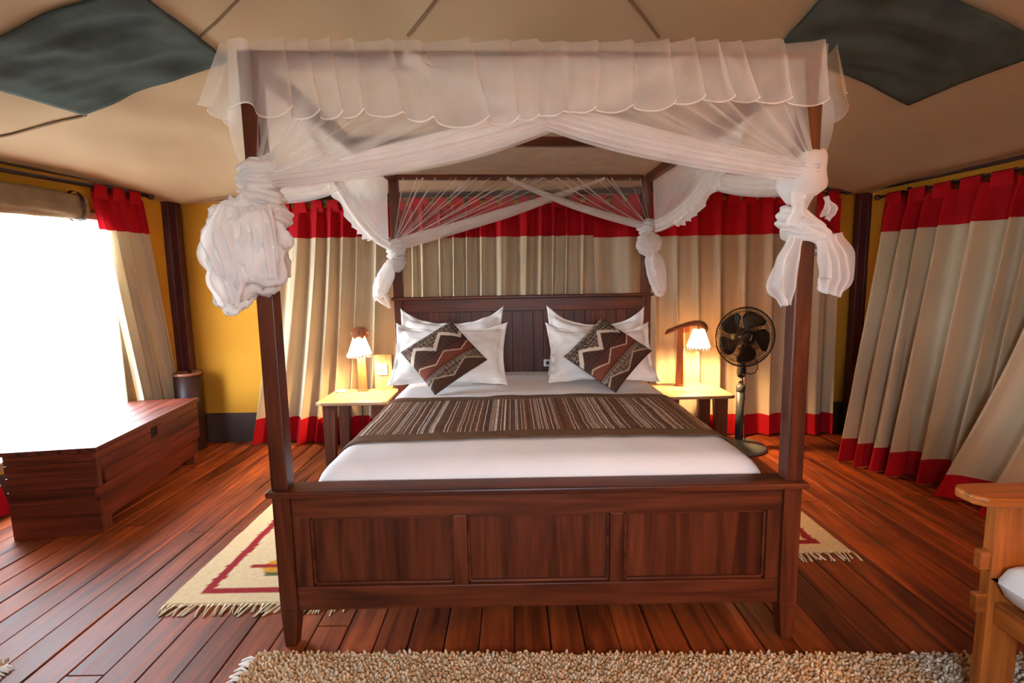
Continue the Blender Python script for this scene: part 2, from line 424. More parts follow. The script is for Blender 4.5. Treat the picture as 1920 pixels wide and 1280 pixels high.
vent([(2.22, 1.25), (1.41, 1.22), (1.43, .58), (2.30, .56)], 6.1, 'dark green canvas roof vent panel above the long curtains')

def trim(name, pts, hw, hh, material):
    a = MB(); pts = [Vector(p) for p in pts]
    for p, q in zip(pts[:-1], pts[1:]):
        d = (q-p).normalized(); n = Vector((-d.y, d.x, 0)).normalized()*hw; u = Vector((0, 0, hh))
        v = [p-n-u, p+n-u, p+n+u, p-n+u, q-n-u, q+n-u, q+n+u, q-n+u]
        a.add(v, [(0, 1, 2, 3), (4, 7, 6, 5), (0, 4, 5, 1), (1, 5, 6, 2), (2, 6, 7, 3), (3, 7, 4, 0)])
    o = a.build(name, material, bevel=.004); o['kind'] = 'structure'; return o
trim('trim_1', [(xl(YF), YF, 2.165), (XL0, YB, 2.165)], .025, .022, M['beam'])
trim('trim_2', [(XR0, YB, 2.075), (xr(YF), YF, 2.075)], .025, .020, M['beam'])
trim('trim_3', [(XL0, YB-.01, 2.115), (XR0, YB-.01, 2.115)], .025, .020, M['beam'])
trim('baseboard_back', [(XL0+.03, YB-.012, .13), (XR0-.03, YB-.012, .13)], .008, .13, M['skirt'])
trim('baseboard_left', [(xl(YF)+.012, YF+.03, .13), (XL0+.012, YB-.03, .13)], .008, .13, M['skirt'])
trim('baseboard_right', [(XR0-.012, YB-.03, .13), (xr(YF)-.012, YF+.03, .13)], .008, .13, M['skirt'])
for k, (px_, py_, nm) in enumerate(((XL0+.03, YB-.07, 'trim_4'), (XR0-.01, YB-.07, 'trim_5'))):
    a = MB(); a.box(px_-.068, px_+.068, py_-.035, py_+.035, 0, 2.13)
    a.box(px_-.004, px_+.004, py_-.039, py_-.033, 0, 2.13)
    o = a.build(nm, M['pole'], bevel=.008); o['kind'] = 'structure'

# ground outside
o = MB().box(-60, 60, -60, 60, -.75, -.6).build('ground', M['ground']); o['kind'] = 'structure'

# window portal: tells the sampler where daylight enters
def portal(loc, rot, sx, sy):
    l = bpy.data.lights.new('window_portal', 'AREA'); l.shape = 'RECTANGLE'; l.size = sx; l.size_y = sy
    l.cycles.is_portal = True
    o = bpy.data.objects.new('window_portal', l); COL.objects.link(o); o.location = loc; o.rotation_euler = rot
portal((xl(1.375)-.03, 1.375, 1.1), (0, -PI/2, math.atan(KL)*-1), 1.65, 1.75)


portal((xr(YF)+(xl(YF)-xr(YF))*.48, YF-.03, 1.475), (PI/2, 0, 0), .78, .9)

# ------------------------------------------------------------------ curtains
TAB_ME = {}
def tab_mesh(w_):
    key = round(w_, 3)
    if key in TAB_ME: return TAB_ME[key]
    a = MB(); prof = [(-.016, -.085), (-.018, -.02)]+[(-.018*math.cos(t), .018*math.sin(t)) for t in [PI*k/6 for k in range(1, 6)]]+[(.018, -.02), (.016, -.085)]
    for (yy, zz) in prof:
        for s in (-1, 1): a.v.append((s*w_/2*(1 if zz > -.05 else 1.12), yy, zz))
    for i in range(len(prof)-1): a.f.append((2*i, 2*i+1, 2*i+3, 2*i+2))
    me = bpy.data.meshes.new('tab'); me.from_pydata(a.v, [], a.f); me.materials.append(M['red'])
    TAB_ME[key] = me; return me
def curtain(label, p0, p1, q0, q1, zr, zband, zhem, zbot, nf, amp, nrm, seed, tabw=.09, pitch=.14, bend=1.3, skew=.4, group=None, ampb=1.5, topwave=1.0):
    """p0-p1: line under the rod, q0-q1: the hem line on the floor; zr: rod height."""
    p0, p1, q0, q1 = [Vector(p) for p in (p0, p1, q0, q1)]; nrm = Vector(nrm)
    t_ = thing('curtain', label, 'curtain', (p0.x, p0.y, 0), 0, group)
    L = (p1-p0).length; along = (p1-p0).normalized(); zt = zr-.045
    def S(u, z):
        t = (zt-z)/(zt-zbot)
        ph = 2*PI*nf*u+1.1*math.sin(2*PI*1.7*u+seed)+.8*math.sin(2*PI*.6*u*nf/3+seed*2)+.35*t*math.sin(seed+5*u*nf)
        f = math.sin(ph)+.30*math.sin(2.1*ph+seed)+.35*noise.noise(Vector((u*nf*1.4, t*1.1, seed)))
        a = amp*(.45+.25*topwave*sstep(0, .08, t)+.3*t*ampb)
        p = p0.lerp(p1, u).lerp(q0.lerp(q1, u), t**bend)
        lat = amp*skew*math.cos(ph)*(.5+.5*t)
        p = p+nrm*(f*a+.02*t*noise.noise(Vector((u*3, t*2, seed+3))))+along*lat
        return (p.x-p0.x, p.y-p0.y, z)
    nu = int(nf*16)+8
    for nm, za, zb, mt_, nv in (('heading_band', zt, zband, 'red', 6), ('drape', zband, zhem, 'cream', 22), ('hem_band', zhem, zbot, 'red', 6)):
        e = 0.0
        MB().grid(lambda u, v: S(u, za+(zb-za)*v), nu, nv).build(nm, M[mt_], t_, smooth=True, fixn=False)
    n = max(2, int(round(L/pitch)))
    rotz = math.atan2(along.y, along.x)
    for k in range(n):
        u = (k+.5)/n
        o = bpy.data.objects.new('tab', tab_mesh(tabw)); COL.objects.link(o); o.parent = t_
        p = p0.lerp(p1, u)-p0; o.location = (p.x, p.y, zr); o.rotation_euler = (0, 0, rotz)
    return t_
def rod(label, a, b, r, nwall, zwall_off, ends=(True, True)):
    a = Vector(a); b = Vector(b); d = (b-a).normalized()
    t_ = thing('curtain_rod', label, 'curtain rod', a)
    MB().tube([(0, 0, 0), tuple(b-a)], r, 10).build('pole', M['rod'], t_, smooth=True)
    for k, e in enumerate(ends):
        if e:
            p = (b-a) if k else Vector((0, 0, 0)); s = 1 if k else -1
            MB().tube([p-d*.01*s, p+d*.012*s, p+d*.03*s, p+d*.035*s], [r*1.3, r*1.9, r*1.8, r*.5], 12).build('finial', M['rod'], t_, smooth=True)
    L = (b-a).length; nb = max(2, int(L/1.5)+1)
    for k in range(nb):
        p = d*(L*(k+.12)/(nb-.76))
        n = Vector(nwall)
        MB().tube([p, p-n*zwall_off], .008, 6).tube([p-n*zwall_off+Vector((0, 0, -.04)), p-n*zwall_off+Vector((0, 0, .04))], .014, 6).build('bracket', M['rod'], t_)
    return t_
YC = 2.49
ROD = 2.055
rod('dark curtain rod along the yellow wall behind the bed', (-2.12, YC, ROD), (2.70, YC, ROD), .011, (0, -1, 0), .08)
curtain('cream curtain with red bands beside the lamp and switch board', (-2.02, YC), (-.80, YC), (-2.34, YC-.04), (-.86, YC-.02), ROD, 1.765, .235, .012, 9, .047, (0, -1), 1.2, group=None)
curtain('cream curtain with red bands in even pleats directly behind the headboard', (-.86, YC-.02), (.66, YC), (-.92, YC-.02), (.60, YC-.02), ROD, 1.745, .225, .012, 11, .048, (0, -1), 4.4)
curtain('cream curtain with red bands behind the fan and the second lamp', (.60, YC), (2.66, YC), (.68, YC-.02), (2.66, YC-.03), ROD, 1.725, .19, .012, 10, .034, (0, -1), 7.7)

k2 = Vector((KR, -1)).normalized(); nR = Vector((-1, -KR)).normalized()
def onR(y, off): return (xr(y)-off, y)
rod('dark curtain rod on the yellow wall above the armchair', (xr(2.33)-.07, 2.33, 1.985), (xr(-1.4)-.07, -1.4, 1.985), .011, (-1, -KR, 0), .06)
curtain('long cream curtain with red bands flaring out over the floor near the corner post', onR(2.28, .07), onR(1.15, .07), (2.34, 1.84), (2.80, 1.16), 1.985, 1.70, .17, .012, 6.5, .072, (nR.x, nR.y), 2.3, pitch=.19, tabw=.13, bend=1.25, ampb=2.0)
curtain('cream curtain with red bands swept towards the corner, nearest the armchair', onR(1.10, .09), onR(-1.0, .09), (2.56, 1.27), (2.78, -1.0), 1.985, 1.69, .16, .012, 7, .06, (nR.x, nR.y), 5.9, pitch=.19, tabw=.13, bend=1.5, ampb=1.6)

kl = Vector((KL, 1)).normalized(); nL = Vector((1, -KL)).normalized()
rod('dark curtain rod above the bright window', (xl(-.6)+.06, -.6, 2.09), (xl(2.31)+.06, 2.31, 2.10), .014, (1, -KL, 0), .05)
curtain('cream curtain with red bands drawn back at the far side of the window', (xl(1.86)+.06, 1.86), (xl(2.25)+.06, 2.25), (xl(2.12)+.03, 2.10), (xl(2.44)+.06, 2.46), 2.10, 1.80, .23, .012, 4, .030, (nL.x, nL.y), 3.1, pitch=.13, bend=1.0)
curtain('cream curtain with red bands at the near end of the dark chest', (xl(.2)+.07, .2), (xl(.78)+.07, .78), (xl(.3)+.10, .3), (xl(1.16)+.07, 1.16), 2.09, 1.80, .20, .012, 5, .035, (nL.x, nL.y), 8.1, pitch=.14, bend=1.0)

# rolled canvas window flap above the opening
t_ = thing('window_flap', 'rolled olive brown canvas flap along the top of the window', 'window flap', (xl(.4), .4, 1.92))
def roll(u, v):
    y = u*1.40; a = v*2*PI; r = .085+.012*fbm(u*7, math.cos(a)*1.2, math.sin(a)*1.2, 2)+.006*math.sin(a*5+u*4)
    return (KL*y+.055+r*.62*math.cos(a), y, .02+r*math.sin(a)*1.05)
MB().grid(roll, 60, 24).build('roll', M['flap'], t_, smooth=True, fixn=False)
for yy in (.25, 1.34):
    MB().grid(lambda u, v: (KL*yy+.055+.066*math.cos(v*2*PI), yy+.03*u, .02+.105*math.sin(v*2*PI)), 1, 20).build('tie', M['beam'], t_, fixn=False)

# ------------------------------------------------------------------ four poster bed
W2, LB = .975, 2.0365
bed = thing('four_poster_bed', 'dark mahogany four poster bed with panelled footboard', 'bed')
P = .065
fb = MB()
for s in (-1, 1):
    xo = s*W2; xi = s*(W2-P)
    a = MB()
    # lower front post: tapered foot, square shaft
    a.frustum((min(xo-s*.006, s*(W2-.048)), max(xo-s*.006, s*(W2-.048)), .004, .052),
              (min(xo, xi), max(xo, xi), 0, .068), 0, .15)
    a.box(xo, xi, 0, .068, .15, .602)
    a.build('foot_post', M['bed_z'], bed, bevel=.004)
    MB().box(xo, s*(W2-.060), .002, .064, .626, 2.13-s*.02).build('upper_post', M['bed_z'], bed, bevel=.004)
    a = MB(); a.box(xo, xi, LB, LB+.068, 0, 2.150-s*.02)
    a.build('head_post', M['bed_z'], bed, bevel=.004)
    boxpart('side_rail', M['bed_y'], bed, s*.926, s*.956, .068, LB, .22, .42)
    boxpart('canopy_side_rail', M['bed_y'], bed, s*(W2-.008), s*(W2-.052), .064, LB, 2.089-s*.0195, 2.144-s*.0195).rotation_euler = (.0108, 0, 0)
boxpart('footboard_cap', M['bed_x'], bed, -W2-.016, W2+.016, -.018, .088, .602, .626, .006)
foot = thing('footboard', None, None); foot.parent = bed
boxpart('top_rail', M['bed_x'], foot, -W2+P, W2-P, .012, .046, .512, .602)
boxpart('bottom_rail', M['bed_x'], foot, -W2+P, W2-P, .012, .046, .145, .238)
for x0, x1 in ((-W2+P, -.85), (-.315, -.262), (.272, .326), (.858, W2-P)):
    boxpart('stile', M['bed_z'], foot, x0, x1, .014, .044, .238, .512)
for x0, x1 in ((-.85, -.315), (-.262, .272), (.326, .858)):
    boxpart('panel', M['bed_z'], foot, x0, x1, .034, .042, .238, .512, 0)
    a = MB(); e = .011
    for (xa, xb, za, zb) in ((x0, x1, .238, .238+e), (x0, x1, .512-e, .512), (x0, x0+e, .238, .512), (x1-e, x1, .238, .512)):
        a.box(xa, xb, .022, .036, za, zb)
    a.build('panel_moulding', M['bed_x'], foot, bevel=.003)
boxpart('headboard_cap', M['bed_x'], bed, -W2-.016, W2+.016, LB-.016, LB+.09, 1.245, 1.268, .006)
head = thing('headboard', None, None); head.parent = bed
boxpart('top_rail', M['bed_x'], head, -W2+P, W2-P, LB+.008, LB+.045, 1.150, 1.245)
boxpart('bottom_rail', M['bed_x'], head, -W2+P, W2-P, LB+.008, LB+.045, .30, .42)
for s in (-1, 1): boxpart('stile', M['bed_z'], head, s*(W2-P), s*.875, LB+.010, LB+.043, .42, 1.150)
n = 22; pw = 1.75/n
for k in range(n):
    x0 = -.875+k*pw
    boxpart('plank', M['bed_z'], head, x0+.0005, x0+pw-.0005, LB+.022, LB+.036, .42, 1.150, .0022)
boxpart('canopy_front_rail', M['bed_x'], bed, -W2+.03, W2-.03, .010, .055, 2.083, 2.133).rotation_euler = (0, .0205, 0)
boxpart('canopy_back_rail', M['bed_x'], bed, -W2+P, W2-P, LB+.01, LB+.058, 2.120, 2.155).rotation_euler = (0, .0205, 0)
boxpart('canopy_cross_rail', M['bed_x'], bed, -W2+.052, W2-.052, 1.02, 1.066, 2.095, 2.140).rotation_euler = (0, .0205, 0)
for yy in (.35, .8, 1.25, 1.7): boxpart('slat', M['bed_x'], bed, -.865, .865, yy-.04, yy+.04, .345, .365)

# duvet, runner: cloth that lies over the mattress and falls at its edges
DZ = .688
def over(X, hw, r):
    """cloth distance from the centre -> (offset, drop)"""
    s = 1 if X >= 0 else -1; X = abs(X); f = hw-r
    if X <= f: return s*X, 0.0
    a = (X-f)/r
    if a < PI/2: return s*(f+r*math.sin(a)), r*(1-math.cos(a))
    return s*hw, r+(X-f-r*PI/2)
def bedtop(cx, yb, off, hw=.885, r=.11):
    x_, d1 = over(cx, hw, r)
    if yb < .18:
        q = .18-yb; yy, d2 = over(q+0, .085, .085); yb2 = .18-yy
    else: yb2, d2 = yb, 0
    crown = .012*math.cos(min(abs(x_)/hw, 1)*PI/2)
    wr = .005*fbm(x_*3.1, yb*2.3, 2, 3)
    n = Vector((0, 0, 1))
    s = 1 if cx > 0 else -1
    k = min(d1/r, 1)
    z = DZ-.012-d1-d2+crown+wr*(1-k)
    return Vector((.018+x_+s*k*(off+.012*fbm(yb*5, d1*4, 3, 2)*min(d1*6, 1)), yb2, z+off*(1-k)))
dv = MB().grid(lambda u, v: bedtop(-1.24+2.48*u, -.02+2.02*v, 0), 90, 90).build('duvet', M['white'], smooth=True, fixn=False)
tag(dv, 'smooth white duvet spread over the four poster bed', 'duvet')
rn = thing('bed_runner', 'brown striped bed runner with plain borders across the white duvet', 'bed runner')
def runner_pt(u, v, a, b):
    y = a+(b-a)*v; X = -1.22+2.44*u
    p = bedtop(X, y+.006*noise.noise(Vector((u*4, a, 3))), .008)
    p.z += .004*fbm(X*5+y*3, y*9, 1, 3)+.007*max(0, noise.noise(Vector((X*1.5+y*2, y*7, 8))))
    return p
MB().grid(lambda u, v: runner_pt(u, v, .455, 1.085), 110, 40).build('striped_panel', M['runner'], rn, smooth=True, fixn=False)
for a, b in ((.365, .457), (1.083, 1.172)):
    o = MB().grid(lambda u, v: runner_pt(u, v, a, b)+Vector((0, 0, .003)), 110, 6).build('border', M['runner_border'], rn, smooth=True, fixn=False)
    md = o.modifiers.new('thick', 'SOLIDIFY'); md.thickness = .005

# ------------------------------------------------------------------ pillows and cushions
def place(o, c, X, V):
    X = Vector(X).normalized(); V = Vector(V); V = (V-X*V.dot(X)).normalized(); N = X.cross(V)
    mm = Matrix.Identity(4)
    for i in range(3): mm[i][0] = X[i]; mm[i][1] = V[i]; mm[i][2] = N[i]; mm[i][3] = c[i]
    o.matrix_world = mm
def pillow(name, w_, h_, th, fl, seed, material, sag=.0, n=34, pattern=None, droop=0.0, pinch=.06):
    mb = MB(); cols = [] if pattern else None
    for side in (1, -1):
        b = len(mb.v)
        for j in range(n+1):
            for i in range(n+1):
                u = i/n*2-1; v = j/n*2-1
                a = max(0, 1-abs(u*(w_+2*fl)/w_)**2.6); c = max(0, 1-abs(v*(h_+2*fl)/h_)**2.6)
                t = th*(a*c)**.48
                x_ = u*(w_/2+fl)*(1-pinch*(1-v*v)*abs(u)**3*.6); y_ = v*(h_/2+fl)*(1-pinch*(1-u*u)*abs(v)**3)
                if v > 0: y_ -= sag*(1-u*u)*v
                if v > .6: y_ += droop*abs(u)**4*(v-.6)/.4
                wr = (.013*fbm(u*2.0+seed, v*2.0, seed, 4)+.007*(1-2*abs(noise.noise(Vector((u*3.1+v*1.7, v*1.2-u, seed))))))*(.3+min(t/th, 1)) if not pattern else .004*fbm(u*2+seed, v*2, seed, 2)
                flr = .020*noise.noise(Vector((u*5+seed, v*5, seed))) if fl and t < .004 else 0
                mb.v.append((x_, y_, side*(t+.003)+wr+flr))
                if pattern: cols.append(pattern((u+1)/2, (v+1)/2, side))
        for j in range(n):
            for i in range(n):
                a = b+j*(n+1)+i; q = (a, a+1, a+n+2, a+n+1)
                mb.f.append(q if side > 0 else q[::-1])
    # close the rim
    N = n+1; tot = N*N
    def rim(i, j): return j*N+i
    loop = [rim(i, 0) for i in range(N)]+[rim(n, j) for j in range(1, N)]+[rim(i, n) for i in range(n-1, -1, -1)]+[rim(0, j) for j in range(n-1, 0, -1)]
    for a, b in zip(loop, loop[1:]+loop[:1]): mb.f.append((b, a, a+tot, b+tot))
    return mb.build(name, material, smooth=True, fixn=False, vcol=cols)
G = 'white flanged pillows against the headboard'
def pl(cx, cyy, cz, wd, hh, lean, seed, label, tilt=0, sag=.03, droop=.02):
    o = pillow('pillow', wd, hh, .088, .042, seed, M['pillow'], sag=sag, droop=droop, pinch=.13, n=48)
    place(o, (cx, cyy, cz), (1, 0, tilt), (0, math.cos(lean), math.sin(lean))); tag(o, label, 'pillow', G)
pl(-.535, 1.925, .900, .70, .44, 1.20, 1.5, 'rear white pillow of the pair nearest the switch board', .0, .05, .045)
pl(-.515, 1.65, .882, .72, .40, .88, 5.2, 'front white pillow behind the cushion nearest the switch board', -.01, .02, .03)
pl(.545, 1.925, .892, .66, .43, 1.20, 9.3, 'rear white pillow of the pair nearest the fan', -.03, .07, .05)
pl(.525, 1.655, .872, .66, .38, .88, 12.8, 'front white pillow behind the cushion nearest the fan', -.01, .04, .03)

def kuba(seed):
    rr = random.Random(seed)
    D = (.045, .022, .016); B = (.10, .048, .03); Rd = (.16, .045, .025); Lt = (.56, .46, .36); Sp = (.33, .25, .18)
    def tri(t): t = t % 1; return 4*abs(t-.5)-1
    def pat(a, v, side):
        b = 1-v     # 0 at the upper edge
        j = noise.noise(Vector((a*90, b*90, seed))); sp = (math.sin(a*300)*math.sin(b*300)+j)
        if side < 0: return B
        if b < .085: return Sp if (math.sin(a*210) > .1 and j > -.3) else D
        if b < .11: return D
        if b < .125: return Lt if math.sin(a*240) > 0 else D
        if b < .14: return D
        if b < .47:
            z = .30+.115*tri(a*2.1+.12); d = b-z
            if -.055 < d < .03: return Lt if sp > -1.2 else Sp
            if d > .03: return D if sp < .3 else B
            return Sp if sp > .35 else D
        if b < .49: return D
        if b < .70:
            z = .585+.065*tri(a*2.1+.42)
            if abs(b-z) < .011: return (.50, .36, .25)
            return Rd if b > z else (.085, .030, .022)
        if b < .735: return (.24, .05, .028) if int(b*240) % 2 else (.12, .03, .02)
        if b < .775: return Lt if (int(b*230) % 3 == 0 and math.sin(a*260) > -.3) else D
        z = .88+.07*tri(a*1.7+.3)
        if abs(b-z) < .012: return (.42, .3, .2)
        return (Sp if sp > .25 else D) if b < z else (B if sp > .2 else (.055, .028, .02))
    return pat
def cushion(cx, cyy, cz, ang, seed, label):
    o = pillow('cushion', .405, .405, .062, .0, seed, M['kuba'], n=110, pattern=kuba(seed), pinch=.05)
    X = Vector((1, 0, 0)); V = Vector((0, math.cos(.86), math.sin(.86)))
    A = X*math.cos(ang)+V*math.sin(ang); Bv = -X*math.sin(ang)+V*math.cos(ang)
    place(o, (cx, cyy, cz), A, Bv); tag(o, label, 'cushion', 'patterned cushions on the bed')
cushion(-.530, 1.455, .900, math.radians(38), 3, 'brown geometric cushion standing on its corner on the bed, nearer the switch board')
cushion(.535, 1.440, .898, math.radians(48), 11, 'brown geometric cushion standing on its corner on the bed, nearer the fan')

# socket on the headboard beside the pillow
t_ = thing('socket_plate', 'small white socket plate on the headboard beside a pillow', 'socket', (.185, LB+.019, .745))
boxpart('plate', M['plate'], t_, -.028, .028, -.008, 0, -.028, .028); boxpart('rocker', M['black'], t_, -.010, .014, -.011, -.006, -.012, .012, .001)

# ------------------------------------------------------------------ bedside tables
def bedside(x0, x1, label, mirror):
    y0, y1, zt = 1.86, 2.345, .505
    t_ = thing('bedside_table', label, 'bedside table', ((x0+x1)/2, (y0+y1)/2, 0), group='bedside tables')
    hx, hy = (x1-x0)/2, (y1-y0)/2
    c = .045; poly = [(-hx+c, -hy), (hx-c, -hy), (hx, -hy+c*.4), (hx, hy-c), (hx-c, hy), (-hx+c, hy), (-hx, hy-c), (-hx, -hy+c*.4)]
    MB().prism(poly, 2, zt-.024, zt).build('table_top', M['table_x'], t_, bevel=.004)
    for sx in (-1, 1):
        for sy in (-1, 1):
            xo = sx*(hx-.035); yo = sy*(hy-.05)
            t = .10
            a = MB().frustum((min(xo, xo-sx*t*.72), max(xo, xo-sx*t*.72), min(yo, yo-sy*.05), max(yo, yo-sy*.05)), (min(xo, xo-sx*t), max(xo, xo-sx*t), min(yo, yo-sy*.06), max(yo, yo-sy*.06)), 0, zt-.024)
            a.build('leg', M['tableleg'], t_, bevel=.003)
    return t_
bedside(-1.555, -1.02, 'wooden bedside table under the switch board lamp', 0)
bedside(1.03, 1.565, 'wooden bedside table between the bed and the fan', 1)

# ------------------------------------------------------------------ bedside lamps
def lamp(loc, rotz, label):
    t_ = thing('table_lamp', label, 'lamp', loc, rotz, group='wooden bedside lamps')
    # upright
    a = MB().frustum((-.030, .030, -.036, .036), (-.020, .028, -.03, .03), 0, .490)
    a.build('post', M['lampwood'], t_, bevel=.003)
    MB().box(-.034, .034, -.042, .042, 0, .012).build('foot', M['lampwood'], t_, bevel=.003)
    # arched hood arm: a bent board with a rounded front
    prof = [(-.115, .415, .045), (-.10, .425, .055), (-.05, .447, .062), (0, .468, .066), (.05, .487, .068), (.10, .499, .068), (.145, .500, .066), (.175, .488, .058), (.195, .466, .045), (.203, .445, .03)]
    a = MB()
    for (x_, z_, hw) in [(p[0], p[1]+.035, p[2]) for p in prof]:
        for k in range(7):
            q = k/6*2-1; a.v.append((x_, q*hw, z_-.022*q*q*1.0)); 
        for k in range(7):
            q = 1-k/6*2; a.v.append((x_-.004, q*hw*.96, z_-.020-.020*q*q*1.0))
    n = 14
    for i in range(len(prof)-1):
        for k in range(n): a.f.append((i*n+k, i*n+(k+1) % n, (i+1)*n+(k+1) % n, (i+1)*n+k))
    a.f.append(tuple(range(n))[::-1]); a.f.append(tuple((len(prof)-1)*n+k for k in range(n)))
    a.build('hood_arm', M['lampwood'], t_, smooth=False, bevel=.002)
    MB().box(.01, .075, -.012, .012, .43, .497).build('arm_block', M['lampwood'], t_, bevel=.003)
    # pleated shade hung below the arm
    sx = .135
    def sh(u, v):
        a_ = u*2*PI; r = .040+(.088-.040)*v; r *= 1+.035*math.cos(a_*26)
        return (sx+r*math.cos(a_), r*math.sin(a_), .465-.145*v)
    MB().grid(sh, 156, 6).build('lamp_shade', M['shade'], t_, smooth=True, fixn=False)
    a = MB()
    for k in range(22):
        an = 2*PI*k/22; cx, cy2 = sx+.091*math.cos(an), .091*math.sin(an)
        a.tube([(cx, cy2, .328), (cx*1.0, cy2, .318), (cx, cy2, .306), (cx, cy2, .298)], [.006, .010, .010, .004], 6)
    a.build('trim_fringe', M['fringe_white'], t_, smooth=True)
    a = MB().tube([(sx, 0, .508), (sx, 0, .47), (sx, 0, .45)], .012, 8)
    for an in (0, PI/2): a.tube([(sx-.04*math.cos(an), -.04*math.sin(an), .463), (sx+.04*math.cos(an), .04*math.sin(an), .463)], .002, 4)
    a.build('bulb_holder', M['rod'], t_)
    MB().lathe([(.001, .375), (.014, .38), (.021, .395), (.018, .415), (.010, .435), (.009, .45)], 12, sx, 0).build('bulb', M['bulb'], t_, smooth=True)
    l = bpy.data.lights.new('lamp_glow', 'POINT'); l.energy = LAMP_W; l.color = (1.0, .59, .26); l.shadow_soft_size = .03
    lo = bpy.data.objects.new('lamp_glow', l); COL.objects.link(lo); lo.parent = t_; lo.location = (sx, 0, .36)
    return t_
la = lamp((-1.315, 2.27, .506), math.radians(-77), 'lit wooden lamp with fringed white shade beside the switch board')
lb = lamp((1.280, 2.25, .506), math.radians(-30), 'lit wooden lamp with white shade between headboard and fan')
MB().tube([(-.035, -.010, .008), (-.075, -.020, .010), (-.096, -.024, .002), (-.104, -.025, -.03), (-.104, -.022, -.26), (-.106, -.022, -.495)], .004, 6).build('cord', M['blackcord'], la)

# tall floor lamp by the armchair, behind the picture's edge: the warm light from the near side
t_ = thing('floor_lamp', 'tall wooden floor lamp with a drum shade behind the armchair', 'lamp', (2.15, -1.75, 0))
MB().lathe([(.001, 0), (.15, 0), (.155, .01), (.15, .025), (.03, .035), (.001, .035)], 28).build('base', M['lampwood'], t_, smooth=True)
MB().tube([(0, 0, .03), (0, 0, 1.50)], .016, 10).build('pole', M['lampwood'], t_, smooth=True)
MB().lathe([(.20, 1.44), (.15, 1.74)], 40).build('lamp_shade', M['drum'], t_, smooth=True, fixn=False)
MB().lathe([(.001, 1.50), (.02, 1.51), (.03, 1.54), (.02, 1.58), (.001, 1.585)], 14).build('bulb', M['bulb'], t_, smooth=True)
l = bpy.data.lights.new('floor_lamp_glow', 'POINT'); l.energy = FLOOR_W; l.color = (1.0, .52, .17); l.shadow_soft_size = .06
lo = bpy.data.objects.new('floor_lamp_glow', l); COL.objects.link(lo); lo.parent = t_; lo.location = (0, 0, 1.62)

# switch board standing on the first table, saucer
t_ = thing('switch_board', 'wooden board with a white switch standing behind the lamp', 'switch board', (-1.16, 2.352, .505))
boxpart('board', M['table_z'], t_, -.075, .075, -.010, .010, 0, .285)
boxpart('switch_plate', M['plate'], t_, -.048, .036, -.020, -.009, .115, .205, .003)
a = MB()
for (xa, xb, za, zb) in ((-.018, -.010, .145, .173), (-.002, .006, .145, .173), (-.012, .0, .155, .163)): a.box(xa, xb, -.023, -.019, za, zb)
a.build('switch_mark', M['amber'], t_)
t_ = MB().lathe([(.001, 0), (.03, .0), (.036, .004), (.042, .012), (.04, .014), (.03, .008), (.001, .006)], 24).build('saucer', M['plate'], smooth=True, loc=(-1.48, 2.235, .505))
tag(t_, 'small round white saucer on the bedside table beside the lamp', 'saucer')

# ------------------------------------------------------------------ pedestal fan
t_ = thing('pedestal_fan', 'black pedestal fan with round wire cage on a grey pole', 'fan', (1.735, 2.16, 0))
FZ = .915; FY = -.10; FR = .228; FX = -.025
MB().lathe([(.001, 0.001), (.205, 0.001), (.21, .012), (.20, .03), (.12, .045), (.05, .055), (.03, .075), (.001, .08)], 40).build('base', M['base'], t_, smooth=True)
MB().tube([(0, 0, .06), (0, 0, .475)], .031, 16).build('lower_pole', M['steel'], t_, smooth=True)
MB().tube([(0, 0, .465), (0, 0, .472), (0, 0, .515), (0, 0, .522)], [.031, .036, .034, .024], 16).build('collar', M['steel'], t_, smooth=True)
MB().tube([(0, 0, .51), (0, 0, .60)], .018, 14).build('upper_pole', M['chrome'], t_, smooth=True)
MB().tube([(0, 0, .585), (0, 0, .61), (0, 0, .66), (0, 0, .70), (0, 0, .78)], [.026, .034, .034, .028, .022], 14).build('control_box', M['black'], t_, smooth=True)
MB().tube([(0, -.034, .61), (0, -.042, .61)], .010, 10).build('knob', M['chrome'], t_)
MB().tube([(0, 0, .76), (0, .01, .82), (0, .02, .88)], [.022, .024, .03], 12).build('neck', M['black'], t_, smooth=True)
MB().tube([(FX, .10, FZ), (FX, .08, FZ), (FX, 0, FZ), (FX, -.045, FZ), (FX, -.05, FZ)], [.03, .06, .068, .06, .02], 20).build('motor', M['black'], t_, smooth=True)
for side, nm in ((-1, 'front_cage'), (1, 'back_cage')):
    a = MB(); yo = FY+side*.005
    def dome(r): return FY+side*.055*math.sqrt(max(0, 1-(r/FR)**2.4))
    for k in range(72):
        an = 2*PI*k/72; pts = []
        for i in range(6):
            r = .045+(FR-.045)*i/5; aa = an+.5*(1-i/5)
            pts.append((FX+r*math.cos(aa), dome(r), FZ+r*math.sin(aa)))
        a.tube(pts, .0017, 3, False)
    for r in (.045, .10, .155, .20, ):
        pts = [(FX+r*math.cos(q), dome(r), FZ+r*math.sin(q)) for q in [2*PI*k/40 for k in range(41)]]; a.tube(pts, .0019, 4, False)
    a.build(nm, M['grille'], t_)
pts = [(FX+FR*math.cos(q), FY, FZ+FR*math.sin(q)) for q in [2*PI*k/64 for k in range(65)]]
MB().tube(pts, .0055, 6, False).build('cage_rim', M['black'], t_, smooth=True)
MB().tube([(FX, FY-.035, FZ), (FX, FY-.058, FZ), (FX, FY-.064, FZ)], [.056, .054, .04], 28).build('centre_cap', M['black'], t_, smooth=True)
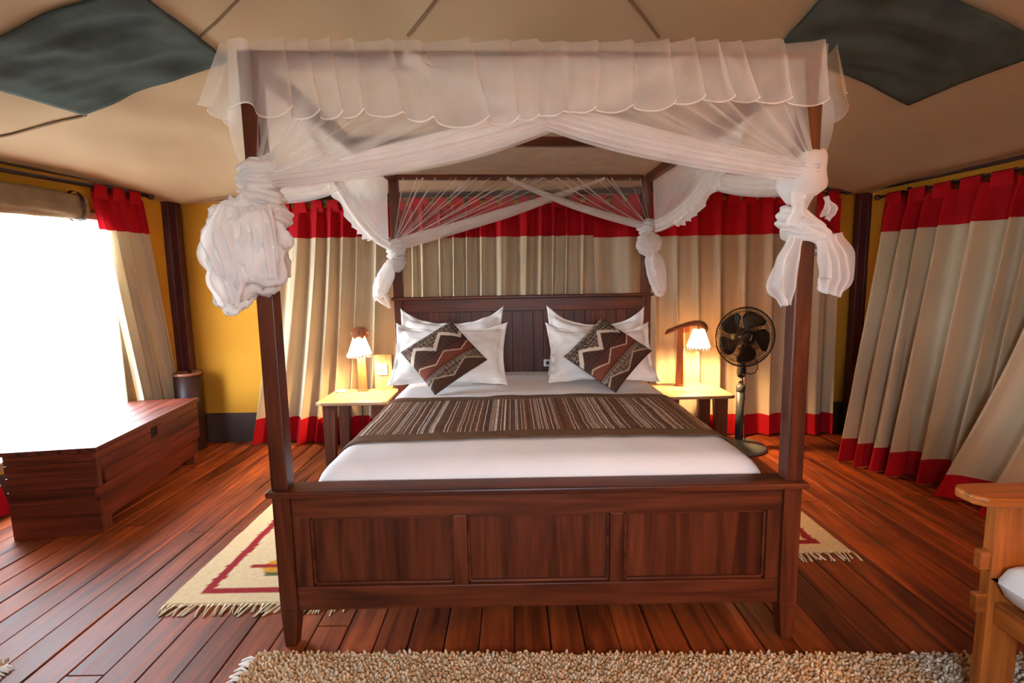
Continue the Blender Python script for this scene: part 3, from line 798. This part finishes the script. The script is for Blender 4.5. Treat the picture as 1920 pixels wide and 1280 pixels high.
a = MB(); a.add([(FX+.004, FY-.066, FZ-.022), (FX+.012, FY-.066, FZ-.022), (FX+.024, FY-.066, FZ+.022), (FX+.016, FY-.066, FZ+.022), (FX+.004, FY-.063, FZ-.022), (FX+.012, FY-.063, FZ-.022), (FX+.024, FY-.063, FZ+.022), (FX+.016, FY-.063, FZ+.022)], [(0, 1, 2, 3), (7, 6, 5, 4), (0, 4, 5, 1), (1, 5, 6, 2), (2, 6, 7, 3), (3, 7, 4, 0)])
a.build('badge', M['chrome'], t_, label='small slanted silver badge')
for k in range(5):
    an0 = math.radians(72*k+78)
    def bl(u, v):
        r = .045+.155*u; half = .10+.42*math.sin(min(1, u*1.25)*PI*.55)*(1-.35*sstep(.8, 1, u)); sweep = -.35*u
        aa = an0+sweep+half*(v*2-1)
        return (FX+r*math.cos(aa), FY+.012+.03*(v-.5)*1.0, FZ+r*math.sin(aa))
    o = MB().grid(bl, 12, 8).build('blade', M['black'], t_, smooth=True, fixn=False)
    md = o.modifiers.new('thick', 'SOLIDIFY'); md.thickness = .003
MB().tube([(FX, FY, FZ), (FX, FY+.07, FZ)], .035, 16).build('blade_hub', M['black'], t_, smooth=True)
MB().tube([(.03, .0, .62), (.07, 0, .605), (.11, 0, .615), (.13, 0, .65), (.128, .01, .70), (.09, .06, .80), (.04, .09, .87)], .0045, 6).build('motor_cord', M['blackcord'], t_, smooth=True)
MB().tube([(.02, .02, .60), (.04, .03, .5), (.05, .03, .40), (.038, .03, .32), (.05, .02, .2), (.06, .0, .10), (.04, .0, .05)], .0035, 6).build('power_cord', M['blackcord'], t_, smooth=True)

# ------------------------------------------------------------------ chest
ch = thing('wooden_chest', 'dark red wooden chest with knotty boards below the bright window', 'chest', (-2.405, .922, 0), math.radians(8.7))
LC, DC = 1.20, .455      # along local +y, depth towards local -x
HL = .505
for k in range(5):
    x1 = .012-k*(DC+.03)/5; boxpart('lid_board', M['chest_y'], ch, x1-(DC+.03)/5+.0006, x1, -.008, LC+.02, HL-.026, HL, .003)
zs = [.195, .275, .355, .425, HL-.027]
for i in range(4):
    ins = .0 if i % 2 else -.0
    y0 = .062 if i in (1,) else (.035 if i == 2 else 0)
    boxpart('front_board', M['chest_y'], ch, -.024, .0, y0, LC-(0 if i % 2 else .0), zs[i]+.0008, zs[i+1]-.0008, .002)
    boxpart('end_board', M['chest_x'], ch, -DC, -.0245 if y0 == 0 else -.0005, 0, .024 if y0 == 0 else min(y0-.0005, .034), zs[i]+.0008, zs[i+1]-.0008, .002)
    boxpart('end_board', M['chest_x'], ch, -DC, -.0245, LC-.024, LC, zs[i]+.0008, zs[i+1]-.0008, .002)
boxpart('back_board', M['chest_y'], ch, -DC, -DC+.022, .025, LC-.025, .03, HL-.027)
boxpart('base_board', M['chest_x'], ch, -DC, -.006, .002, .026, .0, .194)
boxpart('base_board', M['chest_x'], ch, -DC, -.02, LC-.026, LC-.002, .05, .194)
boxpart('base_rail', M['chest_y'], ch, -.046, -.026, .03, LC-.03, .06, .194)
boxpart('bottom_board', M['chest_y'], ch, -DC+.022, -.03, .03, LC-.03, .16, .18)
for yy in (.03, LC-.10): boxpart('foot', M['chest_z'], ch, -.075, -.012, yy, yy+.065, 0, .07)
boxpart('latch_block', M['chest_z'], ch, 0, .014, .60, .665, .39, .452, .003, label='small raised wooden latch block')
boxpart('latch_recess', M['subfloor'], ch, -.003, .002, .545, .598, .385, .452, .001, label='dark latch recess')

# tall pot in the corner
t_ = thing('tall_pot', 'tall dark brown cylindrical pot in the corner behind the chest', 'pot', (-2.835, 2.40, 0))
MB().lathe([(.001, 0), (.098, 0), (.10, .01), (.102, .3), (.104, .655), (.092, .655), (.088, .05), (.001, .05)], 40).build('body', M['pot'], t_, smooth=True)
MB().lathe([(.106, .640), (.110, .645), (.111, .658), (.105, .666), (.092, .662), (.090, .645)], 40).build('rim', M['potrim'], t_, smooth=True)

# ------------------------------------------------------------------ rugs
def flat_rug(label, cx, cyy, wd, ln, rot, pat, group=None, fringe_n=40, seed=1, th=.009):
    t_ = thing('rug', label, 'rug', (cx, cyy, 0), rot, group)
    nu, nv = int(wd/.010), int(ln/.010); a = MB(); cols = []
    for j in range(nv+1):
        for i in range(nu+1):
            x_ = -wd/2+wd*i/nu; y_ = -ln/2+ln*j/nv
            e = min(i, nu-i, j, nv-j)
            a.v.append((x_+.004*noise.noise(Vector((0, y_*9, seed))), y_, (.001 if e == 0 else th)+.0015*noise.noise(Vector((x_*40, y_*40, seed)))))
            cols.append(pat(x_, y_, wd, ln))
    for j in range(nv):
        for i in range(nu): q = j*(nu+1)+i; a.f.append((q, q+1, q+nu+2, q+nu+1))
    a.build('weave', M['rug'], t_, fixn=False, vcol=cols)
    f = MB(); rr = random.Random(seed)
    for s in (-1, 1):
        for k in range(fringe_n):
            x_ = -wd/2+wd*(k+.5)/fringe_n+rr.uniform(-.004, .004); y_ = s*ln/2; bend = rr.uniform(-.035, .015)
            l_ = rr.uniform(.05, .085)
            for q in range(2):
                b2 = bend+rr.uniform(-.012, .012)
                f.tube([(x_+q*.004, y_-s*.004, .006), (x_+b2*.4, y_+s*l_*.45, .007+.002*q), (x_+b2, y_+s*l_, .004)], [.0035, .003, .0022], 4)
    o = f.build('fringe', M['fringe'], t_, smooth=True); o['kind'] = 'stuff'
    return t_
def rug_pat(x, y, wd, ln):
    C1 = (.60, .46, .27); R_ = (.26, .012, .015); Y_ = (.52, .24, .02); Gn = (.09, .085, .035)
    n_ = noise.noise(Vector((x*60, y*60, 1)))
    c = tuple(v*(1+.16*n_) for v in C1)
    xx = wd/2-abs(x); yy = ln/2-abs(y); jag = .010*noise.noise(Vector((x*45, y*45, 5)))
    if (abs(xx-.145+jag) < .024 and yy > .075) or (abs(yy-.095+jag*.6) < .020 and xx > .125): return R_
    # stepped motifs spaced along the rug
    ym = abs(y)-.24; ax = abs(x)
    if abs(ym) < .018 and ax < .17+jag: return R_
    if .018 <= abs(ym) < .055 and ax < .11-.8*abs(abs(ym)-.018)+jag and ax > .01: return Y_
    if .055 <= abs(ym) < .085 and ax < .07+jag: return Gn
    return c
flat_rug('cream woven rug with red border and fringe on the window side of the bed', -1.215, .79, .82, 1.06, math.radians(0), rug_pat, 'cream fringed bedside rugs', 34, 2)
flat_rug('cream woven rug with red border and fringe on the fan side of the bed', 1.20, 1.12, .80, 1.06, math.radians(0), rug_pat, 'cream fringed bedside rugs', 34, 5)

def shag(label, cx, cyy, wd, ln, rot, seed, bands, dx=.0125, fr='left'):
    t_ = thing('shag_rug', label, 'rug', (cx, cyy, 0), rot)
    MB().box(-wd/2, wd/2, -ln/2, ln/2, .0005, .010).build('backing', M['fringe'], t_)
    rr = random.Random(seed); a = MB(); cols = []
    ny = int(ln/dx); nx_ = int(wd/dx)
    for j in range(ny+1):
        for i in range(nx_+1):
            x_ = -wd/2+i*dx+rr.uniform(-.004, .004); y_ = -ln/2+j*dx+rr.uniform(-.004, .004)
            h = rr.uniform(.020, .030); lx, ly = rr.uniform(-.010, .010), rr.uniform(-.010, .006); r = .0062
            b = len(a.v); t0 = rr.uniform(0, 6)
            for z_, rad, fx in ((.008, r, 0), (h*.7, r*1.05, .6), (h, r*.55, 1)):
                for k in range(5):
                    q = t0+2*PI*k/5; a.v.append((x_+lx*fx+rad*math.cos(q), y_+ly*fx+rad*math.sin(q), z_))
            for lv in (0, 1):
                for k in range(5):
                    k2 = (k+1) % 5; a.f.append((b+lv*5+k, b+lv*5+k2, b+lv*5+5+k2, b+lv*5+5+k))
            a.f.append(tuple(b+10+k for k in range(5)))
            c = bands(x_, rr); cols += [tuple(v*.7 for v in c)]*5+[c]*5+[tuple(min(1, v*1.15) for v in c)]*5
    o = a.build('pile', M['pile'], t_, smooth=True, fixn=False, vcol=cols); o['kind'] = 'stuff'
    f = MB()
    for k in range(int(ln/.03)):
        y_ = -ln/2+.015+k*.03
        s = -1 if fr == 'left' else 1
        for q in range(3):
            b1 = rr.uniform(-.02, .02)
            f.tube([(s*wd/2-s*.01, y_, .010), (s*(wd/2+.025), y_+b1*.5+.006*q, .014), (s*(wd/2+.055), y_+b1, .006)], [.006, .0055, .003], 5)
    o = f.build('fringe', M['fringe_white'], t_, smooth=True); o['kind'] = 'stuff'
    return t_
def bands1(x_, rr):
    if x_ > .80:
        c = rr.choice([(.55, .47, .38), (.40, .29, .20), (.62, .55, .46), (.30, .20, .13)])
    else:
        c = rr.choice([(.58, .40, .24), (.50, .31, .16), (.62, .47, .32), (.44, .25, .12)])
    g = rr.uniform(.85, 1.1); return tuple(v*g for v in c)
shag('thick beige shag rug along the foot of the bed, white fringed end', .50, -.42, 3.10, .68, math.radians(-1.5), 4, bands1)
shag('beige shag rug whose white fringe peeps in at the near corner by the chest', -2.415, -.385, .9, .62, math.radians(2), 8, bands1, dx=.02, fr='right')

# ------------------------------------------------------------------ armchair (faces the bed foot, partly in view)
ac = thing('armchair', 'honey brown wooden armchair with pale seat cushion, partly in view', 'armchair', (1.42, -.31, 0))
def chair_side(y0, sgn):   # y0: middle of the side frame
    for xx, nm in ((0, 'leg'), (.60, 'leg')):
        MB().frustum((xx-.055, xx+.05, y0-.018, y0+.018), (xx-.055, xx+.055, y0-.018, y0+.018), 0, .69).build(nm, M['chair_z'], ac, bevel=.004)
    boxpart('arm_apron', M['chair_x'], ac, .05, .55, y0-.014, y0+.014, .620, .69)
    # armrest with rounded front
    poly = [(-.145, y0-.03), (-.12, y0-.055), (-.08, y0-.06), (.72, y0-.06), (.72, y0+.06), (-.08, y0+.06), (-.12, y0+.055), (-.145, y0+.03)]
    MB().prism(poly, 2, .69, .72).build('armrest', M['chair_x'], ac, bevel=.008, seg=3)
    boxpart('side_stretcher', M['chair_x'], ac, .05, .55, y0-.014, y0+.014, .22, .29)
    for zz in (.47, .33): boxpart('tenon', M['chair_x'], ac, -.085, -.05, y0-.012, y0+.012, zz, zz+.06)
chair_side(0, 1); chair_side(-.66, -1)
boxpart('front_rail', M['chair_y'], ac, -.035, -.005, -.642, -.018, .30, .37)
boxpart('rear_rail', M['chair_y'], ac, .585, .615, -.642, -.018, .30, .37)
def sc_(u, v):
    pass
a = MB(); n = 26
def cush(u, v, s):
    U = u*2-1; V = v*2-1; e = (max(0, 1-abs(U)**14)*max(0, 1-abs(V)**14))**.5
    return (.265+U*.325, -.33+V*.308, .450+s*(.062*e)+.006*fbm(U*2, V*2, s, 2)*e)
a.grid(lambda u, v: cush(u, v, 1), n, n).grid(lambda u, v: cush(u, v, -1), n, n)
a.build('seat_cushion', M['seat'], ac, smooth=True)
for k in range(5): boxpart('back_slat', M['chair_z'], ac, .605, .625, -.60+k*.12, -.54+k*.12, .37, .98)
boxpart('back_rail', M['chair_y'], ac, .60, .63, -.67, .01, .98, 1.06)
a = MB()
for k in range(4): boxpart('seat_slat', M['chair_x'], ac, -.005, .59, -.60+k*.14, -.53+k*.14, .335, .35)

# ------------------------------------------------------------------ mosquito net on the canopy frame
mn = thing('mosquito_net', 'white sheer mosquito net draped and knotted on the bed posts', 'mosquito net', (0, 0, 0))
ZT = 2.158
# roof of the net
MB().grid(lambda u, v: (-W2+2*W2*u, .005+(LB+.05)*v, ZT+.010-.012*math.sin(PI*u)*(math.sin(2*PI*v)**2)+.003*fbm(u*9, v*9, 1, 2)), 40, 40).build('net_roof', M['net_roof'], mn, smooth=True, fixn=False)
# ruffled valance along each side of the frame
def valance(a, b, nrm, drop, seed, nple, base=.030, flare=.02):
    a = Vector(a); b = Vector(b); nrm = Vector(nrm); L = (b-a).length; d = (b-a).normalized()
    def N(x, k): return noise.noise(Vector((x, k*7.3+seed, seed*.37)))
    def f(u, v):
        ph = 2*PI*(nple*u+1.1*N(u*4.5, 1)+.5*N(u*11, 2))
        am = .75+1.1*N(u*6.3, 3)+.25*N(u*17, 8)
        am = max(.12, min(am, 1.5))
        fan = .35+.65*v**.8
        xx = L*u+(L/nple)*.25*am*math.sin(ph+.8)*(.75+.3*v)
        xx = min(max(xx, -.01), L+.01)
        lean = (v*(.045*N(u*4.2, 4)+.02)+v**1.7*.05*N(u*10, 12))*math.sin(PI*u)**.5
        off = base+.026*am*math.cos(ph)*fan+.006*math.sin(2*ph+seed)*v+flare*v+.014*v*N(u*9, 5)
        top = .012*max(0, N(u*23, 6))+.010*am*max(0, math.sin(ph+.3))
        bot = drop*(.80+.26*math.sin(PI*min(1, u*1.25+.05))**1.0+.26*N(u*2.6, 7)+.10*N(u*8, 9))+.022*am*math.cos(ph+.9)
        p = a+d*(xx+lean)+nrm*off
        return (p.x, p.y, ZT+.004+top*(1-v)-bot*v)
    MB().grid(f, nple*16, 16).build('valance', M['net_val'], mn, smooth=True, fixn=False)
    e = MB().grid(lambda u, v: (lambda p: (p[0]+nrm.x*.002, p[1]+nrm.y*.002, p[2]))(f(u, .978+.022*v)), nple*16, 1)
    e.build('valance_hem', M['net_hem'], mn, smooth=True, fixn=False)
valance((-W2-.01, -.004, 0), (W2+.01, -.004, 0), (0, -1, 0), .240, 5, 19)
valance((-W2-.006, LB+.04, 0), (-W2-.006, -.02, 0), (-1, 0, 0), .215, 8, 14, flare=.075)
valance((W2+.006, -.02, 0), (W2+.006, LB+.04, 0), (1, 0, 0), .215, 12, 14, flare=.05)
def half(S_, E_, K_, nrm, sag, seed, wk, npl=9, bulge=0.0, ruffle=False, w0=.02, w1=.055, w2=.045, off=0.0, den='net'):
    """one half of a drawn-back net: hung from rail S->E and gathered to the knot K; its free edge E->K is a rolled swag"""
    S_, E_, K_, nrm = Vector(S_), Vector(E_), Vector(K_), Vector(nrm)
    def edge(v):
        p = E_.lerp(K_, v); p.z -= sag*4*v*(1-v)*(1-.25*v); return p+nrm*off
    def f(u, v):
        u = u+1.25/(2*PI*npl)*math.sin(2*PI*npl*u+2*math.sin(4*u+seed))*(.3+.7*math.sin(7*u+seed)**2)
        u = min(max(u, 0), 1)
        T = S_.lerp(E_, u); p = T.lerp(K_, v); p.z -= sag*u*u*4*v*(1-v)*(1-.25*v)
        p = p+nrm*(bulge*math.sin(PI*v**.7)*(1-u)**.6+off*u+.007*math.sin(2*PI*npl*u+seed+1.6*math.sin(5*u+seed))*math.sin(PI*min(1, v*.9+.12))*(1-v*.7))
        return tuple(p)
    MB().grid(f, npl*18, 24).build('net_sheet', M[den], mn, smooth=True, fixn=False)
    rr = random.Random(int(seed*10)+77); a = MB()
    for l in range(6):
        sc_w = (.98, .9, .78, .62, .45, .30)[l]; ctr = rr.uniform(-1, 1)*(1-sc_w)*.9-.15*(l > 2); nf_ = rr.choice([2, 3, 3, 4]); p0_ = rr.uniform(0, 6)
        def g(u, v):
            p = edge(v); tg = (edge(min(1, v+.02))-edge(max(0, v-.02))).normalized(); b = tg.cross(nrm).normalized()
            wd = (w0+(w1-w0)*sstep(0, .5, v)) if v < .5 else (w1+(w2-w1)*sstep(.5, 1, v))
            q = (u*2-1)*sc_w+ctr+.10*math.sin(3*v+p0_)*(1-sc_w)
            # rounded like a loose roll, with long folds running towards the knot
            dep = .020*math.sqrt(max(0, 1-min(1, q*q)))-.010+.007*math.sin(2*PI*nf_*u+p0_+1.5*v)+.0035*(l-2.5)
            q += .10*math.sin(2*PI*nf_*u+p0_+1.2+v)*sc_w
            return tuple(p+b*(wd*q)+nrm*dep*min(1, wd/.03))
        a.grid(g, 30, 34)
    a.build('swag', M['net_swag'], mn, smooth=True, fixn=False)
zt = 2.125
KFL = (-.940, .0, 1.735); KFR = (.955, -.005, 1.735); KBL = (-.955, LB+.01, 1.66); KBR = (.960, LB+.01, 1.765)
half((-.93, .0, zt), (.50, .0, zt), KFL, (0, -1, 0), .085, 1.0, 0, 8, off=-.004, w0=.02, w1=.062, w2=.036)
half((.93, -.006, zt), (-.42, -.006, zt), KFR, (0, -1, 0), .060, 2.0, 0, 8, off=.012, w0=.022, w1=.052, w2=.040)
half((-.93, LB+.0, zt), (.62, LB+.0, zt), KBL, (0, -1, 0), .030, 3.0, 0, 12, off=.010, w0=.012, w1=.040, w2=.045, den='net_back')
half((.93, LB-.012, zt), (-.10, LB-.012, zt), KBR, (0, -1, 0), .030, 4.0, 0, 8, off=.012, w0=.014, w1=.030, w2=.03, den='net_back')
for s, KB, KF in ((-1, KBL, KFL), (1, KBR, KFR)):
    xs = s*(W2+.004)
    half((xs, LB, zt), (xs, .55, zt), (s*.99, LB-.01, KB[2]), (s, 0, 0), .14, 5.0+s, 0, 6, den='net_side', off=.004, w0=.03, w1=.05, w2=.045)
    half((xs, .07, zt), (xs, 1.45, zt), (s*.985, .03, KF[2]-.01), (s, 0, 0), .09, 8.0+s, 0, 6, bulge=.075, off=.016, w0=.02, w1=.05, w2=.055)
    # ruffled hem that hangs from the side swag
    def rf(u, v):
        y = .62+.95*u; yy = (y-.55)/(LB-.55); z = zt+(KB[2]-zt)*yy-.14*4*yy*(1-yy)*(1-.25*yy)
        return (xs+s*(.004+.012*math.sin(u*48+2*math.sin(u*9))*v), y+.008*math.cos(u*48+2*math.sin(u*9))*v, z-.03-(.085*math.sin(PI*u)**.5+.007*math.sin(u*48+1))*v)
    MB().grid(rf, 160, 6).build('ruffle', M['net_tail'], mn, smooth=True, fixn=False)

def folds_fan(S_, E_, K_, nrm, n, seed, wd, sag=.02, off=0.0, den='net_swag'):
    """thin gathered folds of the net that run from the rail to the knot"""
    S_, E_, K_, nrm = Vector(S_), Vector(E_), Vector(K_), Vector(nrm); rr = random.Random(seed); a = MB()
    for k in range(n):
        u = (k+rr.uniform(.1, .9))/n; T = S_.lerp(E_, u); w_ = wd*rr.uniform(.5, 1.3); bow = rr.uniform(-.03, .05)
        def fn(q, v):
            p = T.lerp(K_, v); p.z -= (sag*u*u+bow*.5)*4*v*(1-v)
            d = (K_-T).normalized().cross(nrm).normalized()
            return tuple(p+d*w_*(q-.5)*(1-.4*v)+nrm*(off+.004*math.sin(PI*q)))
        a.grid(fn, 2, 14)
    a.build('net_folds', M[den], mn, smooth=True, fixn=False)
folds_fan((-.88, LB-.006, zt), (.30, LB-.006, zt), KBL, (0, -1, 0), 15, 3, .010, .03, .012)
folds_fan((.90, LB-.016, zt), (.15, LB-.016, zt), KBR, (0, -1, 0), 9, 4, .009, .03, .012)
folds_fan((-.90, -.004, zt), (.10, -.004, zt), KFL, (0, -1, 0), 8, 5, .020, .085, .012, 'net')
folds_fan((.90, -.010, zt), (.05, -.010, zt), KFR, (0, -1, 0), 8, 6, .020, .06, .016, 'net')
def blob(mb, c, r, seed, amp=.2, n=4, folds=7, twist=3.0, tilt=(0, 0)):
    bm = bmesh.new(); bmesh.ops.create_icosphere(bm, subdivisions=n, radius=1)
    b = len(mb.v)
    for v in bm.verts:
        d = v.co.normalized(); th = math.atan2(d.y, d.x)
        k = 1+amp*(1-2*abs(noise.noise(d*1.6+Vector((seed, 0, 0)))))*.9+amp*.45*(1-2*abs(noise.noise(d*3.9+Vector((0, seed, 0)))))+amp*.30*math.sin(folds*th+twist*d.z*2+seed)*(1-abs(d.z))+amp*.22*(1-2*abs(noise.noise(d*8.5+Vector((0, 0, seed)))))
        p = Vector((d.x*r[0]*k, d.y*r[1]*k, d.z*r[2]*k))
        p.x += tilt[0]*d.z*r[2]; p.y += tilt[1]*d.z*r[2]
        mb.v.append((c[0]+p.x, c[1]+p.y, c[2]+p.z))
    for f in bm.faces: mb.f.append(tuple(b+v.index for v in f.verts))
    bm.free(); return mb
def tail(mb, pts, hw, seed, nrm=(0, -1, 0), folds=3.0, amp=.02, n=24):
    """a loose hanging end of net: pleated ribbon along pts, half widths hw"""
    pts = [Vector(p) for p in pts]; nrm = Vector(nrm); m_ = len(pts)-1
    def at(arr, v):
        t = v*m_; i = min(int(t), m_-1); f = t-i; f = f*f*(3-2*f) if not isinstance(arr[0], Vector) else f
        return arr[i]*(1-f)+arr[i+1]*f
    def fn(u, v):
        p = at(pts, v); w_ = at(hw, v); tg = (at(pts, min(1, v+.05))-at(pts, max(0, v-.05))).normalized(); b = tg.cross(nrm).normalized()
        q = u*2-1; jag = .012*noise.noise(Vector((u*6, seed, 1)))*(v > .9)
        return tuple(p+b*w_*q+nrm*(amp*math.sin(folds*2*PI*u+seed+2*v)+.02*noise.noise(Vector((u*3, v*3, seed))))+Vector((0, 0, jag)))
    return mb.grid(fn, 36, n)
def wrap(mb, cx, cyy, z0, z1, r, seed, tilt=0.0, ta=0.0, bul=.018, folds=4, n=60):
    """a band of net wound round a post, folds running round it"""
    def fn(u, v):
        th = u*2*PI*1.03; f = .0065*math.sin(2*PI*folds*v+seed+th)+.006*math.sin(2*PI*.5*folds*v+2*th+seed)
        rr_ = r+bul*math.sin(PI*v)**.7+f*math.sin(PI*v)**.4+.014*noise.noise(Vector((math.cos(th)*1.3+seed, math.sin(th)*1.3, v*1.6)))
        hz = z0+(z1-z0)*v+tilt*math.cos(th-ta)+.018*noise.noise(Vector((math.cos(th)+seed, math.sin(th), v*.6)))
        return (cx+rr_*math.cos(th), cyy+rr_*math.sin(th), hz)
    return mb.grid(fn, n, 22)
# front knot on the window side: twisted wrap, then a big loose bundle
a = MB()
wrap(a, -.942, .032, 1.690, 1.810, .050, 1.1, .016, 0, .026, 4)
wrap(a, -.942, .032, 1.610, 1.715, .052, 4.7, .014, PI, .022, 4)
wrap(a, -.942, .032, 1.555, 1.645, .066, 7.9, .010, .5, .024, 3)
a.build('knot', M['net_knot'], mn, smooth=True, fixn=False)
a = MB()
blob(a, (-.965, -.045, 1.498), (.112, .075, .135), 12.3, .26, 5, 8, 2.5, (-.05, 0))
blob(a, (-1.015, -.035, 1.435), (.065, .055, .120), 17.9, .30, 5, 7, 2, (.20, 0))
a.build('bundle', M['net_knot'], mn, smooth=True)
a = MB()
tail(a, [(-.985, -.05, 1.63), (-1.02, -.09, 1.57), (-1.045, -.10, 1.48), (-1.03, -.09, 1.40)], [.02, .045, .06, .035], 2.2, folds=3, amp=.014)
tail(a, [(-.99, -.10, 1.50), (-1.005, -.125, 1.40), (-1.005, -.10, 1.315)], [.05, .065, .035], 5.2, folds=3, amp=.014)
tail(a, [(-.965, -.10, 1.63), (-.975, -.145, 1.52), (-.965, -.135, 1.41)], [.045, .075, .065], 7.7, folds=4, amp=.012)
tail(a, [(-.905, -.085, 1.63), (-.885, -.12, 1.50), (-.885, -.11, 1.395)], [.045, .060, .055], 6.2, folds=3.5, amp=.012)
a.build('net_tail', M['net_tail'], mn, smooth=True, fixn=False)
# front knot on the chair side
a = MB()
wrap(a, .942, .032, 1.645, 1.815, .050, 21.0, .022, 0, .022, 1)
a.build('knot', M['net_knot'], mn, smooth=True, fixn=False)
a = MB()
wrap(a, .942, .030, 1.505, 1.585, .054, 24.4, .036, PI, .024, 3)
wrap(a, .948, .028, 1.475, 1.545, .052, 29.2, .030, PI+.3, .020, 3)
a.build('knot', M['net_knot'], mn, smooth=True, fixn=False)
a = MB()
tail(a, [(.900, -.03, 1.66), (.885, -.04, 1.60), (.875, -.04, 1.54)], [.035, .025, .03], 1.2, folds=2)
tail(a, [(.885, -.045, 1.50), (.855, -.05, 1.42), (.845, -.045, 1.34), (.865, -.03, 1.275)], [.025, .035, .05, .012], 4.2, folds=2)
tail(a, [(.985, -.05, 1.50), (1.015, -.05, 1.43), (1.025, -.045, 1.36), (1.01, -.04, 1.31)], [.035, .055, .058, .045], 8.2, folds=3.5)
tail(a, [(.99, -.02, 1.645), (1.01, -.025, 1.60), (.985, -.03, 1.565)], [.008, .022, .02], 9.9, folds=2, amp=.008)
a.build('net_tail', M['net_tail'], mn, smooth=True, fixn=False)
# back knots
a = MB()
wrap(a, -.942, LB+.034, 1.565, 1.690, .050, 31.0, .014, 0, .020, 4)
wrap(a, -.942, LB+.034, 1.465, 1.575, .052, 34.0, .020, .4, .022, 4)
blob(a, (-1.035, LB-.02, 1.40), (.055, .04, .125), 37.0, .22, 4, 5, 2, (.45, 0))
a.build('knot', M['net_knot'], mn, smooth=True, fixn=False)
a = MB(); tail(a, [(-1.06, LB-.03, 1.36), (-1.06, LB-.03, 1.28), (-1.0, LB-.03, 1.19)], [.04, .05, .012], 3.3, folds=2)
a.build('net_tail', M['net_tail'], mn, smooth=True, fixn=False)
a = MB()
wrap(a, .942, LB+.034, 1.725, 1.825, .048, 41.0, .012, 0, .020, 3)
a.build('knot', M['net_knot'], mn, smooth=True, fixn=False)
a = MB()
blob(a, (.945, LB-.02, 1.635), (.075, .055, .075), 44.0, .26, 4, 6, 2)
blob(a, (1.0, LB-.03, 1.43), (.058, .042, .155), 47.0, .22, 4, 5, 1.5, (-.22, 0))
a.build('net_tail', M['net_tail'], mn, smooth=True)

# the canopy frame hangs slightly out of level: the net follows it
for o in mn.children:
    for v in o.data.vertices:
        x_, y_, z_ = v.co; v.co.z = z_+(-.0205*x_+.0108*(y_-2.04))*sstep(1.5, 2.05, z_)
